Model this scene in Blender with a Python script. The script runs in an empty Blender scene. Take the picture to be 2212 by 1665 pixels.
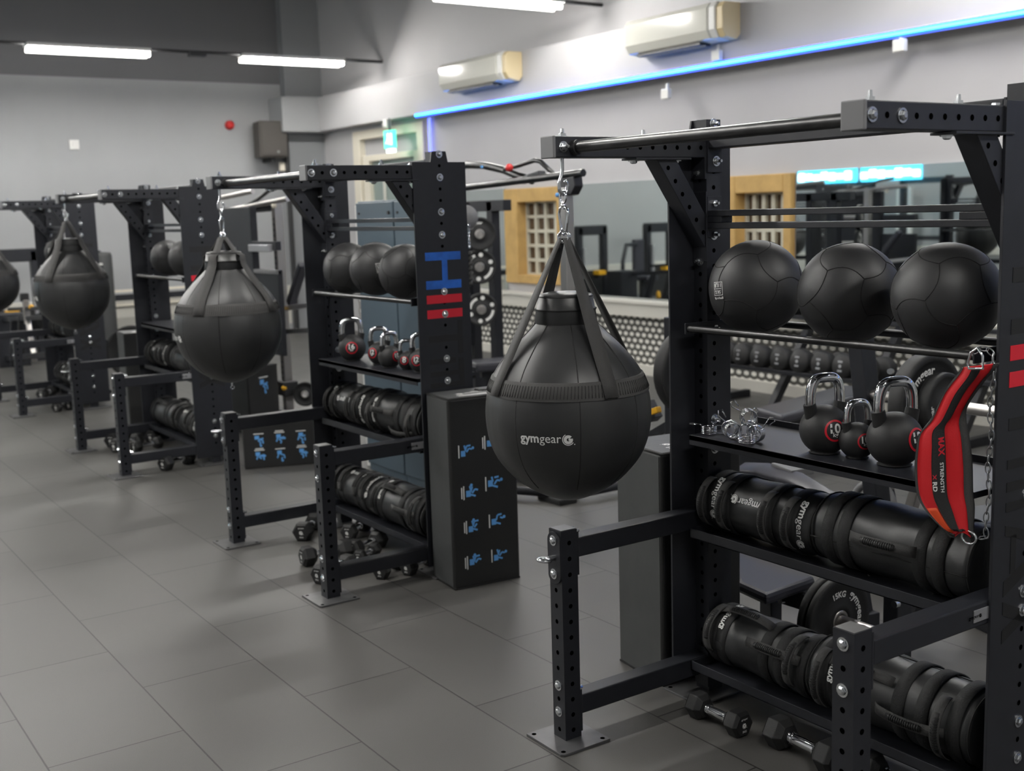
import bpy, math, random
from mathutils import Vector, Matrix
PI = math.pi
V = Vector
random.seed(7)
sc = bpy.context.scene
col = sc.collection

# ------------------------------------------------------------------ camera
FPX = 2510.55
CAM = V((2.7394, -2.6279, 1.639))
YAW, PIT, ROL = 0.9748, -0.1492, -0.0305
FW = V((-math.sin(YAW) * math.cos(PIT), math.cos(YAW) * math.cos(PIT), math.sin(PIT)))
_rt = V((math.cos(YAW), math.sin(YAW), 0))
_up = _rt.cross(FW)
RT = _rt * math.cos(ROL) + _up * math.sin(ROL)
UP = -_rt * math.sin(ROL) + _up * math.cos(ROL)

def at(u, v, x=None, y=None, z=None, d=None):
    """a measured point of the photograph on a known plane of the room"""
    r = FW + RT * ((u - 1106) / FPX) - UP * ((v - 832.5) / FPX)
    if x is not None: t = (x - CAM.x) / r.x
    elif y is not None: t = (y - CAM.y) / r.y
    elif z is not None: t = (z - CAM.z) / r.z
    else: t = d
    return CAM + r * t

cam_d = bpy.data.cameras.new('camera')
cam = bpy.data.objects.new('camera', cam_d)
col.objects.link(cam)
cam_d.sensor_fit = 'HORIZONTAL'
cam_d.sensor_width = 36
cam_d.lens = FPX / 2212 * 36
cam_d.clip_start = 0.05
mw = Matrix.Identity(4)
for i in range(3):
    mw[i][0] = RT[i]; mw[i][1] = UP[i]; mw[i][2] = -FW[i]; mw[i][3] = CAM[i]
cam.matrix_world = mw
sc.camera = cam
cam_d.dof.use_dof = True
cam_d.dof.focus_distance = 3.25
cam_d.dof.aperture_fstop = 3.9

# ------------------------------------------------------------------ materials
def mat(name, rgb, rough=0.5, metal=0.0, emit=None, estr=0.0, bump=0.0, bscale=200.0, var=0.0, vscale=8.0, spec=0.5, sheen=0.0, stretch=None, trans=0.0):
    m = bpy.data.materials.new(name)
    m.use_nodes = True
    nt = m.node_tree
    b = nt.nodes['Principled BSDF']
    b.inputs['Base Color'].default_value = (*rgb, 1)
    b.inputs['Roughness'].default_value = rough
    b.inputs['Metallic'].default_value = metal
    b.inputs['Specular IOR Level'].default_value = spec
    if sheen: b.inputs['Sheen Weight'].default_value = sheen
    if trans: b.inputs['Transmission Weight'].default_value = trans
    if emit:
        b.inputs['Emission Color'].default_value = (*emit, 1)
        b.inputs['Emission Strength'].default_value = estr
    if bump or var:
        tc = nt.nodes.new('ShaderNodeTexCoord')
        src = tc.outputs['Object']
        if stretch:
            mp = nt.nodes.new('ShaderNodeMapping')
            mp.inputs['Scale'].default_value = stretch
            nt.links.new(src, mp.inputs['Vector']); src = mp.outputs['Vector']
    if bump:
        n = nt.nodes.new('ShaderNodeTexNoise')
        n.inputs['Scale'].default_value = bscale
        n.inputs['Detail'].default_value = 3
        nt.links.new(src, n.inputs['Vector'])
        bp = nt.nodes.new('ShaderNodeBump')
        bp.inputs['Strength'].default_value = bump
        bp.inputs['Distance'].default_value = 0.01
        nt.links.new(n.outputs['Fac'], bp.inputs['Height'])
        nt.links.new(bp.outputs['Normal'], b.inputs['Normal'])
    if var:
        n = nt.nodes.new('ShaderNodeTexNoise')
        n.inputs['Scale'].default_value = vscale
        n.inputs['Detail'].default_value = 5
        nt.links.new(src, n.inputs['Vector'])
        rp = nt.nodes.new('ShaderNodeValToRGB')
        rp.color_ramp.elements[0].position = 0.3
        rp.color_ramp.elements[1].position = 0.7
        rp.color_ramp.elements[0].color = (*[c * (1 - var) for c in rgb], 1)
        rp.color_ramp.elements[1].color = (*[min(1, c * (1 + var)) for c in rgb], 1)
        nt.links.new(n.outputs['Fac'], rp.inputs['Fac'])
        nt.links.new(rp.outputs['Color'], b.inputs['Base Color'])
    return m

M = {}
M['steel'] = mat('black_powder_coat', (0.017, 0.018, 0.0225), 0.42, bump=0.05, bscale=900, var=0.08, vscale=30, spec=0.4)
M['hole'] = mat('hole_dark', (0.0008, 0.0008, 0.0008), 1.0, spec=0.0)
M['letter'] = mat('letter_black', (0.006, 0.006, 0.0065), 0.6)
M['chain'] = mat('chain_steel', (0.30, 0.31, 0.32), 0.3, 1.0)
M['bolt'] = mat('zinc_bolt', (0.72, 0.74, 0.76), 0.22, 1.0)
M['chrome'] = mat('chrome', (0.82, 0.83, 0.85), 0.08, 1.0)
M['baseplate'] = mat('grey_baseplate', (0.11, 0.11, 0.112), 0.38, 0.3, var=0.1, vscale=25)
M['bar'] = mat('worn_bar', (0.05, 0.05, 0.05), 0.3, 0.7, var=0.3, vscale=18)
M['vinyl'] = mat('bag_vinyl', (0.026, 0.0265, 0.027), 0.42, bump=0.35, bscale=7, stretch=(1, 1, 0.35), var=0.1)
M['vinyl2'] = mat('bag_vinyl_smooth', (0.022, 0.0225, 0.023), 0.4, bump=0.12, bscale=14)
M['web'] = mat('webbing', (0.045, 0.044, 0.043), 0.75, bump=0.25, bscale=350)
M['seam'] = mat('seam_thread', (0.008, 0.008, 0.008), 0.8)
M['ball'] = mat('ball_leather', (0.022, 0.022, 0.023), 0.5, bump=0.08, bscale=500, var=0.1)
M['sand'] = mat('sandbag_vinyl', (0.022, 0.0225, 0.023), 0.42, bump=0.22, bscale=16)
M['sandtrim'] = mat('sandbag_trim', (0.008, 0.008, 0.0085), 0.7, bump=0.2, bscale=300)
M['print'] = mat('white_print', (0.78, 0.78, 0.76), 0.5)
M['rubber'] = mat('black_rubber', (0.012, 0.012, 0.0125), 0.6, bump=0.15, bscale=400)
M['kb'] = mat('kettlebell_rubber', (0.016, 0.016, 0.0165), 0.55, bump=0.05, bscale=300)
M['red'] = mat('red_paint', (0.62, 0.012, 0.03), 0.4)
M['beltred'] = mat('red_neoprene', (0.62, 0.006, 0.012), 0.6, bump=0.1, bscale=400)
M['orange'] = mat('orange_patch', (0.75, 0.07, 0.01), 0.6)
M['blue'] = mat('blue_film', (0.02, 0.13, 0.55), 0.3, var=0.25, vscale=14)
M['skyblue'] = mat('blue_print', (0.12, 0.36, 0.75), 0.5)
M['foam'] = mat('foam_box_cover', (0.012, 0.012, 0.012), 0.52, bump=0.3, bscale=5, var=0.12, vscale=6)
M['foampale'] = mat('foam_cover_pale', (0.05, 0.052, 0.052), 0.5, bump=0.3, bscale=6, var=0.12, vscale=6)  # paler foam for the lit box faces, also used on the padded column
M['wall'] = mat('wall_paint', (0.50, 0.49, 0.495), 0.7, var=0.03, vscale=1.5)
M['wallfar'] = mat('wall_paint_grey', (0.36, 0.365, 0.37), 0.7, var=0.04, vscale=1.2)
M['wallshade'] = mat('wall_upper_shade', (0.15, 0.15, 0.155), 0.7)  # shade above the lamps, put into the wall colour
M['wallcol'] = mat('column_paint', (0.26, 0.265, 0.275), 0.7)
M['cream'] = mat('cream_gloss', (0.80, 0.74, 0.62), 0.4)
M['dado'] = mat('dado_board', (0.66, 0.64, 0.58), 0.45)
M['white'] = mat('white_plastic', (0.8, 0.79, 0.76), 0.4)
M['acwhite'] = mat('aircon_plastic', (0.74, 0.73, 0.66), 0.12)
M['aryel'] = mat('aircon_yellowed', (0.72, 0.58, 0.33), 0.4)
M['dark'] = mat('dark_plastic', (0.02, 0.02, 0.021), 0.5)
M['grey'] = mat('grey_plastic', (0.16, 0.16, 0.165), 0.5)
M['brown'] = mat('speaker_brown', (0.07, 0.062, 0.055), 0.6)
M['stone'] = mat('sandstone', (0.56, 0.36, 0.13), 0.8, bump=0.3, bscale=40, var=0.12, vscale=6)
M['frame'] = mat('window_bar', (0.62, 0.60, 0.50), 0.5)
M['locker'] = mat('locker_blue', (0.085, 0.12, 0.15), 0.4)
M['yellow'] = mat('yellow_plastic', (0.8, 0.42, 0.02), 0.4)
M['redpl'] = mat('red_plastic', (0.6, 0.03, 0.03), 0.4)
M['pad'] = mat('bench_vinyl', (0.04, 0.04, 0.05), 0.35, bump=0.06, bscale=300)
M['silver'] = mat('silver_tube', (0.5, 0.48, 0.46), 0.3, 0.9)
M['light'] = mat('lit_tube', (0.9, 0.9, 0.9), 0.5, emit=(1.0, 0.985, 0.95), estr=165)
M['dimtube'] = mat('lit_tube_dim', (0.9, 0.9, 0.85), 0.5, emit=(1.0, 0.97, 0.88), estr=6.0)
M['led'] = mat('blue_led', (0.1, 0.3, 1.0), 0.5, emit=(0.03, 0.45, 1.0), estr=9)
M['ledhalo'] = mat('blue_led_halo', (0.02, 0.08, 1.0), 0.5, emit=(0.004, 0.05, 1.0), estr=4)  # emission that paints the halo around the strip
M['ledv'] = mat('blue_led_dim', (0.2, 0.2, 1.0), 0.5, emit=(0.12, 0.16, 1.0), estr=3)
M['exit'] = mat('exit_green', (0.1, 0.8, 0.5), 0.5, emit=(0.1, 1.0, 0.6), estr=1.6)
M['exitw'] = mat('exit_white', (0.9, 0.9, 0.9), 0.5, emit=(0.8, 1.0, 0.95), estr=2.5)
M['neon'] = mat('neon_cyan', (0.1, 0.6, 0.9), 0.5, emit=(0.05, 0.65, 1.0), estr=3)
M['neonw'] = mat('neon_white', (0.9, 0.95, 1.0), 0.5, emit=(0.6, 0.95, 1.0), estr=7)
M['screen'] = mat('lit_screen', (0.1, 0.3, 0.8), 0.4, emit=(0.2, 0.5, 1.0), estr=1.2)
M['mirror'] = mat('mirror_glass', (0.72, 0.77, 0.76), 0.02, 1.0)
M['glass'] = mat('door_glass', (0.28, 0.34, 0.32), 0.08, 0.2)
M['ceil'] = mat('ceiling_paint', (0.16, 0.16, 0.165), 0.8)
M['badge'] = mat('badge_alu', (0.62, 0.62, 0.64), 0.3, 0.8)

def glassblock():
    m = mat('glass_blocks', (0.10, 0.065, 0.04), 0.12, var=0.6, vscale=5)
    return m
M['block'] = glassblock()

def floor_mat():
    m = mat('rubber_tile_floor', (0.1, 0.1, 0.1), 0.5)
    nt = m.node_tree; b = nt.nodes['Principled BSDF']; L = nt.links.new
    tc = nt.nodes.new('ShaderNodeTexCoord')
    mp = nt.nodes.new('ShaderNodeMapping')
    mp.inputs['Location'].default_value = (FLOOR_OX, 0.2605, 0)
    L(tc.outputs['Object'], mp.inputs['Vector'])
    br = nt.nodes.new('ShaderNodeTexBrick')
    br.offset = 0.5; br.offset_frequency = 2; br.squash = 1.0
    br.inputs['Scale'].default_value = 1.0
    br.inputs['Brick Width'].default_value = 0.8725
    br.inputs['Row Height'].default_value = 0.4235
    br.inputs['Mortar Size'].default_value = 0.003
    br.inputs['Mortar Smooth'].default_value = 0.3
    br.inputs['Bias'].default_value = 0.0
    br.inputs['Color1'].default_value = (0.082, 0.079, 0.074, 1)
    br.inputs['Color2'].default_value = (0.092, 0.089, 0.083, 1)
    br.inputs['Mortar'].default_value = (0.018, 0.017, 0.016, 1)
    L(mp.outputs['Vector'], br.inputs['Vector'])
    n = nt.nodes.new('ShaderNodeTexNoise'); n.inputs['Scale'].default_value = 1.3; n.inputs['Detail'].default_value = 6
    L(tc.outputs['Object'], n.inputs['Vector'])
    n2 = nt.nodes.new('ShaderNodeTexNoise'); n2.inputs['Scale'].default_value = 420; n2.inputs['Detail'].default_value = 2
    L(tc.outputs['Object'], n2.inputs['Vector'])
    mr = nt.nodes.new('ShaderNodeMapRange'); mr.inputs['From Min'].default_value = 0.3; mr.inputs['From Max'].default_value = 0.7
    mr.inputs['To Min'].default_value = 0.9; mr.inputs['To Max'].default_value = 1.1
    L(n.outputs['Fac'], mr.inputs['Value'])
    mr2 = nt.nodes.new('ShaderNodeMapRange'); mr2.inputs['From Min'].default_value = 0.3; mr2.inputs['From Max'].default_value = 0.7
    mr2.inputs['To Min'].default_value = 0.88; mr2.inputs['To Max'].default_value = 1.12
    L(n2.outputs['Fac'], mr2.inputs['Value'])
    mu = nt.nodes.new('ShaderNodeMath'); mu.operation = 'MULTIPLY'
    L(mr.outputs[0], mu.inputs[0]); L(mr2.outputs[0], mu.inputs[1])
    vm = nt.nodes.new('ShaderNodeVectorMath'); vm.operation = 'SCALE'
    L(br.outputs['Color'], vm.inputs[0]); L(mu.outputs[0], vm.inputs['Scale'])
    L(vm.outputs['Vector'], b.inputs['Base Color'])
    mr3 = nt.nodes.new('ShaderNodeMapRange'); mr3.inputs['To Min'].default_value = 0.4; mr3.inputs['To Max'].default_value = 0.56
    L(n.outputs['Fac'], mr3.inputs['Value']); L(mr3.outputs[0], b.inputs['Roughness'])
    ad = nt.nodes.new('ShaderNodeMath'); ad.operation = 'MULTIPLY_ADD'
    ad.inputs[1].default_value = 0.05; L(n2.outputs['Fac'], ad.inputs[0])
    sb = nt.nodes.new('ShaderNodeMath'); sb.operation = 'SUBTRACT'; sb.inputs[0].default_value = 1.0
    L(br.outputs['Fac'], sb.inputs[1]); L(sb.outputs[0], ad.inputs[2])
    bp = nt.nodes.new('ShaderNodeBump'); bp.inputs['Strength'].default_value = 0.35; bp.inputs['Distance'].default_value = 0.004
    L(ad.outputs[0], bp.inputs['Height']); L(bp.outputs['Normal'], b.inputs['Normal'])
    return m
FLOOR_OX = 0.405
M['floor'] = floor_mat()

def perf_mat():
    """dark sheet with rows of pale punched ovals"""
    m = mat('perforated_sheet', (0.1, 0.1, 0.1), 0.4)
    nt = m.node_tree; b = nt.nodes['Principled BSDF']; L = nt.links.new
    tc = nt.nodes.new('ShaderNodeTexCoord')
    sx = nt.nodes.new('ShaderNodeSeparateXYZ'); L(tc.outputs['Object'], sx.inputs[0])
    def math_(op, a, c=None, val=None):
        n = nt.nodes.new('ShaderNodeMath'); n.operation = op
        if hasattr(a, 'links'): L(a, n.inputs[0])
        else: n.inputs[0].default_value = a
        if c is not None:
            if hasattr(c, 'links'): L(c, n.inputs[1])
            else: n.inputs[1].default_value = c
        return n.outputs[0]
    u = math_('MULTIPLY', sx.outputs['X'], 1 / 0.092)
    w = math_('MULTIPLY', sx.outputs['Z'], 1 / 0.060)
    row = math_('FLOOR', w)
    sh = math_('MULTIPLY', math_('MODULO', row, 2.0), 0.5)
    fu = math_('SUBTRACT', math_('FRACT', math_('ADD', math_('ADD', u, sh), 1000.0)), 0.5)
    fw_ = math_('SUBTRACT', math_('FRACT', math_('ADD', w, 1000.0)), 0.5)
    d = math_('ADD', math_('MULTIPLY', math_('MULTIPLY', fu, fu), 9.0), math_('MULTIPLY', math_('MULTIPLY', fw_, fw_), 9.0))
    ins = math_('LESS_THAN', d, 1.0)
    mx = nt.nodes.new('ShaderNodeMix'); mx.data_type = 'RGBA'
    L(ins, mx.inputs['Factor'])
    mx.inputs['A'].default_value = (0.085, 0.082, 0.072, 1); mx.inputs['B'].default_value = (0.88, 0.86, 0.80, 1)
    L(mx.outputs['Result'], b.inputs['Base Color'])
    return m
M['perf'] = perf_mat()

# ------------------------------------------------------------------ mesh builder
class MB:
    def __init__(s): s.v = []; s.f = []; s.m = []; s.s = []
    def add(s, vs, fs, mi=0, sm=False, T=None):
        o = len(s.v)
        s.v += [tuple(T @ V(p)) if T else tuple(p) for p in vs]
        for f in fs:
            s.f.append([i + o for i in f]); s.m.append(mi); s.s.append(sm)
        return s
    def box(s, x0, x1, y0, y1, z0, z1, mi=0, T=None):
        vs = [(x, y, z) for x in (x0, x1) for y in (y0, y1) for z in (z0, z1)]
        fs = [(0, 1, 3, 2), (4, 6, 7, 5), (0, 4, 5, 1), (2, 3, 7, 6), (0, 2, 6, 4), (1, 5, 7, 3)]
        return s.add(vs, fs, mi, False, T)
    def prism(s, poly, h, mi=0, T=None, z0=0.0):
        n = len(poly)
        vs = [(x, y, z0) for x, y in poly] + [(x, y, z0 + h) for x, y in poly]
        fs = [tuple(range(n - 1, -1, -1)), tuple(range(n, 2 * n))] + [(i, (i + 1) % n, n + (i + 1) % n, n + i) for i in range(n)]
        return s.add(vs, fs, mi, False, T)
    def lathe(s, prof, n=24, mi=0, T=None, sm=True, a0=0.0, a1=2 * PI):
        full = abs(a1 - a0 - 2 * PI) < 1e-6
        k = n if full else n + 1
        vs = []; fs = []
        for j in range(k):
            a = a0 + (a1 - a0) * j / n
            for r, z in prof: vs.append((r * math.cos(a), r * math.sin(a), z))
        m = len(prof)
        for j in range(n):
            j2 = (j + 1) % k
            for i in range(m - 1):
                fs.append((j * m + i, j2 * m + i, j2 * m + i + 1, j * m + i + 1))
        return s.add(vs, fs, mi, sm, T)
    def cyl(s, p0, p1, r, n=12, mi=0, r2=None, sm=True, cap=True):
        p0, p1 = V(p0), V(p1); d = p1 - p0; h = d.length
        T = Matrix.Translation(p0) @ d.to_track_quat('Z', 'Y').to_matrix().to_4x4()
        r2 = r if r2 is None else r2
        s.lathe([(r, 0), (r2, h)], n, mi, T, sm)
        if cap:
            c = [(math.cos(2 * PI * i / n), math.sin(2 * PI * i / n)) for i in range(n)]
            s.add([(r * x, r * y, 0) for x, y in c], [tuple(range(n - 1, -1, -1))], mi, False, T)
            s.add([(r2 * x, r2 * y, h) for x, y in c], [tuple(range(n))], mi, False, T)
        return s
    def tube(s, pts, r, n=8, mi=0, closed=False, sm=True, flat=None):
        """round tube, or with flat=(w,t) a ribbon of that section"""
        pts = [V(p) for p in pts]; N = len(pts)
        rs = r if isinstance(r, (list, tuple)) else [r] * N
        tang = []
        for i in range(N):
            a = pts[i - 1] if (i > 0 or closed) else pts[i]
            b = pts[(i + 1) % N] if (i < N - 1 or closed) else pts[i]
            tang.append((b - a).normalized())
        t0 = tang[0]
        ref = V((0, 0, 1)) if abs(t0.z) < 0.9 else V((1, 0, 0))
        nr = (ref - t0 * ref.dot(t0)).normalized()
        vs = []
        for i in range(N):
            t = tang[i]; nr = (nr - t * nr.dot(t)).normalized(); bn = t.cross(nr)
            for k in range(n):
                a = 2 * PI * k / n
                vs.append(pts[i] + nr * (math.cos(a) * rs[i]) + bn * (math.sin(a) * rs[i]))
        fs = []
        for i in range(N if closed else N - 1):
            j = (i + 1) % N
            for k in range(n):
                k2 = (k + 1) % n
                fs.append((i * n + k, j * n + k, j * n + k2, i * n + k2))
        if not closed:
            fs.append(tuple(range(n))); fs.append(tuple(range((N - 1) * n + n - 1, (N - 1) * n - 1, -1)))
        return s.add(vs, fs, mi, sm)
    def ribbon(s, pts, nrm, w, t, mi=0, closed=False):
        """flat strap: pts, outward normals, widths"""
        N = len(pts); vs = []
        ws = w if isinstance(w, (list, tuple)) else [w] * N
        for i in range(N):
            a = V(pts[i - 1]) if (i > 0 or closed) else V(pts[i])
            b = V(pts[(i + 1) % N]) if (i < N - 1 or closed) else V(pts[i])
            tg = (b - a).normalized(); n = V(nrm[i]); n = (n - tg * n.dot(tg)).normalized(); sd = tg.cross(n)
            for q in ((-1, 0), (1, 0), (1, 1), (-1, 1)):
                vs.append(V(pts[i]) + sd * (q[0] * ws[i] / 2) + n * (q[1] * t))
        fs = []
        for i in range(N if closed else N - 1):
            j = (i + 1) % N
            for k in range(4):
                fs.append((i * 4 + k, j * 4 + k, j * 4 + (k + 1) % 4, i * 4 + (k + 1) % 4))
        if not closed: fs += [(0, 1, 2, 3), tuple((N - 1) * 4 + k for k in (3, 2, 1, 0))]
        return s.add(vs, fs, mi, True)
    def disc(s, c, nrm, r, n=10, mi=0, off=0.0):
        nrm = V(nrm).normalized(); ref = V((0, 0, 1)) if abs(nrm.z) < 0.9 else V((1, 0, 0))
        e = ref.cross(nrm).normalized(); u = nrm.cross(e); c = V(c) + nrm * off
        return s.add([c + e * (r * math.cos(2 * PI * i / n)) + u * (r * math.sin(2 * PI * i / n)) for i in range(n)], [tuple(range(n))], mi)
    def sphere(s, c, r, n=24, m=14, mi=0, sq=(1, 1, 1)):
        T = Matrix.Translation(V(c)) @ Matrix.Diagonal((sq[0], sq[1], sq[2], 1))
        prof = [(max(r * math.sin(PI * i / m), 1e-5), -r * math.cos(PI * i / m)) for i in range(m + 1)]
        return s.lathe(prof, n, mi, T)
    def mesh(s, name, mats):
        me = bpy.data.meshes.new(name)
        me.from_pydata(s.v, [], s.f)
        for m in (mats if isinstance(mats, (list, tuple)) else [mats]): me.materials.append(M[m] if isinstance(m, str) else m)
        me.polygons.foreach_set('material_index', s.m)
        me.polygons.foreach_set('use_smooth', s.s)
        me.validate(); me.update()
        return me
    def build(s, name, mats, parent=None, bevel=0.0, loc=None, seg=2):
        o = bpy.data.objects.new(name, s.mesh(name, mats)); col.objects.link(o)
        if parent is not None: o.parent = parent
        if loc is not None: o.location = loc
        if bevel:
            b = o.modifiers.new('bevel', 'BEVEL'); b.width = bevel; b.segments = seg; b.limit_method = 'ANGLE'; b.angle_limit = math.radians(40)
        return o

def tag(o, label=None, cat=None, group=None, kind=None):
    if label: o['label'] = label
    if cat: o['category'] = cat
    if group: o['group'] = group
    if kind: o['kind'] = kind
    return o

def thing(name, loc, label, cat, group=None, rz=0.0):
    o = bpy.data.objects.new(name, None); col.objects.link(o)
    o.empty_display_size = 0.1
    o.location = loc; o.rotation_euler = (0, 0, rz)
    return tag(o, label, cat, group)

def copy_tree(o, parent=None):
    c = o.copy(); col.objects.link(c)
    if parent is not None: c.parent = parent
    for ch in list(o.children): copy_tree(ch, c)
    return c

def dup(o, loc, label, group=None, rot=None):
    c = copy_tree(o); c.location = loc; c['label'] = label
    if group: c['group'] = group
    if rot is not None: c.rotation_euler = rot
    return c

def inst(o, parent, loc, rot=None):
    c = bpy.data.objects.new(o.name.split('.')[0], o.data if hasattr(o, 'data') else o); col.objects.link(c)
    c.parent = parent; c.location = loc
    if rot is not None: c.rotation_euler = rot
    return c

def frame(o, x, y, z=None):
    """matrix with columns x, y and their cross product at o"""
    x = V(x).normalized(); y = V(y); y = (y - x * y.dot(x)).normalized(); z = x.cross(y)
    T = Matrix.Identity(4)
    for i in range(3): T[i][0] = x[i]; T[i][1] = y[i]; T[i][2] = z[i]; T[i][3] = o[i]
    return T

# ------------------------------------------------------------------ lettering
_tc = {}
def text(s, bold=0.0):
    k = (s, bold)
    if k in _tc: return _tc[k]
    cu = bpy.data.curves.new('lettering', 'FONT'); cu.body = s; cu.offset = bold; cu.resolution_u = 3; cu.size = 1.0
    ob = bpy.data.objects.new('lettering', cu); col.objects.link(ob)
    dg = bpy.context.evaluated_depsgraph_get(); dg.update()
    me = bpy.data.meshes.new_from_object(ob.evaluated_get(dg))
    vs = [(v.co.x, v.co.y) for v in me.vertices]; fs = [tuple(p.vertices) for p in me.polygons]
    bpy.data.objects.remove(ob); bpy.data.curves.remove(cu); bpy.data.meshes.remove(me)
    if not vs: vs = [(0, 0)]
    _tc[k] = (vs, fs, min(v[0] for v in vs), max(v[0] for v in vs), min(v[1] for v in vs), max(v[1] for v in vs))
    return _tc[k]

def ring_sector(r0, r1, a0, a1, n=16, c=(0, 0), taper=False):
    vs = []; fs = []
    for i in range(n + 1):
        f = i / n; a = math.radians(a0 + (a1 - a0) * f)
        ri = r1 - (r1 - r0) * (math.sin(PI * (0.08 + 0.84 * f)) if taper else 1.0)
        vs += [(c[0] + ri * math.cos(a), c[1] + ri * math.sin(a)), (c[0] + r1 * math.cos(a), c[1] + r1 * math.sin(a))]
        if i: fs.append((2 * i - 2, 2 * i - 1, 2 * i + 1, 2 * i))
    return vs, fs

def emblem():
    """the round G emblem, about 1 wide"""
    vs = []; fs = []
    for a, b in (ring_sector(0.13, 0.38, 42, 352, 24), ring_sector(0.43, 0.50, 118, 330, 20, (0, 0)),
                 ([(0.02, -0.07), (0.38, -0.07), (0.38, 0.09), (0.02, 0.09)], [(0, 1, 2, 3)]),
                 (ring_sector(0.0, 0.055, 0, 360, 10, (0.52, -0.40)))):
        o = len(vs); vs += a; fs += [tuple(i + o for i in f) for f in b]
    return vs, fs

def logo():
    """gymgear wordmark followed by the emblem; width 1, centred"""
    vs = []; fs = []; x = 0.0
    for s, b in (('gym', 0.028), ('gear', 0.004)):
        t = text(s, b); o = len(vs)
        vs += [(p[0] - t[2] + x, p[1]) for p in t[0]]; fs += [tuple(i + o for i in f) for f in t[1]]
        x += t[3] - t[2] + 0.05
    a, b = emblem(); o = len(vs); sc_ = 0.95
    vs += [(x + 0.5 * sc_ + 0.02 + p[0] * sc_, 0.25 + p[1] * sc_) for p in a]; fs += [tuple(i + o for i in f) for f in b]
    w = x + sc_ * 1.1
    return [((p[0] - w / 2) / w, (p[1] - 0.25) / w) for p in vs], fs

def tnorm(s, bold=0.0):
    t = text(s, bold); w = t[3] - t[2]; cy = (t[4] + t[5]) / 2
    return [((p[0] - t[2]) / w - 0.5, (p[1] - cy) / w) for p in t[0]], t[1]

def tri(vs, fs): return vs, fs

def decal(mb, poly, fn, size, mi=0):
    vs, fs = poly
    return mb.add([fn(p[0] * size, p[1] * size) for p in vs], fs, mi)

def on_plane(T, off=0.0006): return lambda x, y: T @ V((x, y, off))
def on_sphere(c, R, n, up, off=0.0012):
    n = V(n).normalized(); up = V(up); e = up.cross(n).normalized(); u = n.cross(e)
    def fn(x, y):
        a = x / R; b = y / R
        return V(c) + (n * (math.cos(a) * math.cos(b)) + e * (math.sin(a) * math.cos(b)) + u * math.sin(b)) * (R + off)
    return fn
def on_cyl(o, ax, e1, r, along=True, off=0.0012):
    """x runs along ax, y around from direction e1 (e1 = middle of the print)"""
    ax = V(ax).normalized(); e1 = V(e1); e1 = (e1 - ax * e1.dot(ax)).normalized(); e2 = e1.cross(ax)
    def fn(x, y):
        a = y / r
        return V(o) + ax * x + (e1 * math.cos(a) + e2 * math.sin(a)) * (r + off)
    return fn
LOGO = logo(); EMB = emblem()
# ------------------------------------------------------------------ the room
YW, XF, YO, XN, ZC = 4.9, -13.2, -6.2, 6.0, 5.0
def struct(name, mb, m, bevel=0.0):
    o = mb.build(name, m, bevel=bevel); o['kind'] = 'structure'
    return o
def rect(x0, x1, y0, y1, z0, z1): return MB().box(x0, x1, y0, y1, z0, z1)
struct('floor', rect(XF - .2, XN + .2, YO - .2, YW + .2, -0.1, 0), 'floor')
struct('ceiling', rect(XF - .2, XN + .2, YO - .2, YW + .2, ZC, ZC + .1), 'ceil')
# back wall with the doorway and two window openings left free
DX0, DX1, DZ = -12.06, -10.12, 2.78
wins = [(-8.33, -7.25, 0.83, 1.88), (-4.95, -4.05, 0.83, 1.88)]
wb = MB()
xs = sorted([XF - .2, DX0, DX1] + [w for q in wins for w in q[:2]] + [XN + .2])
for a, b in zip(xs[:-1], xs[1:]):
    mid = (a + b) / 2
    if DX0 < mid < DX1: wb.box(a, b, YW, YW + .2, DZ, ZC)
    elif any(q[0] < mid < q[1] for q in wins): wb.box(a, b, YW, YW + .2, 0, wins[0][2]); wb.box(a, b, YW, YW + .2, wins[0][3], ZC)
    else: wb.box(a, b, YW, YW + .2, 0, ZC)
struct('wall_back', wb, 'wall')
struct('wall_far', MB().box(XF - .2, XF, YO - .2, YW + .2, 0, 3.52, 0).box(XF - .2, XF, YO - .2, YW + .2, 3.52, ZC, 1), ['wallfar', 'wallshade'])  # upper part coloured darker for the shade above the lamps
struct('wall_front', rect(XF - .2, XN + .2, YO - .2, YO, 0, ZC), 'wallfar')
struct('wall_near', rect(XN, XN + .2, YO - .2, YW + .2, 0, ZC), 'wallfar')
struct('trim_1', MB().box(-13.2, -13.03, 4.33, 4.9, 0, ZC), 'wallcol')                                # column in the far corner
struct('trim_2', MB().box(-12.74, XN, 4.7, 4.9, 2.84, 3.31), 'wall', 0.006)                          # bulkhead along the back wall
struct('trim_3', MB().box(-13.2, -12.74, 4.14, 4.9, 2.83, 3.31), 'wallfar', 0.006)                  # its return in the corner
struct('trim_4', MB().box(-9.75, XN, 4.74, 4.9, 0.70, 0.735).box(-9.75, XN, 4.76, 4.9, 0.575, 0.70), 'dado', 0.004)  # ledge under the mirrors
struct('trim_5', MB().box(-9.75, XN, 4.84, 4.9, 0.10, 0.575), 'perf')
struct('trim_6', MB().box(XF, XF + .05, YO, 4.3, 0.52, 0.66).box(YO * 0 + XF, XF + .03, YO, 4.3, 0.10, 0.52), 'dado', 0.004)
struct('trim_7', MB().box(XF, XN, YO, YO + .05, 0.62, 0.76), 'dado', 0.004)
struct('baseboard_back', MB().box(-9.75, XN, 4.80, 4.9, 0, 0.10), 'dado', 0.004)
struct('baseboard_far', MB().box(XF, XF + .04, YO, 4.3, 0, 0.10), 'wallfar')
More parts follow.
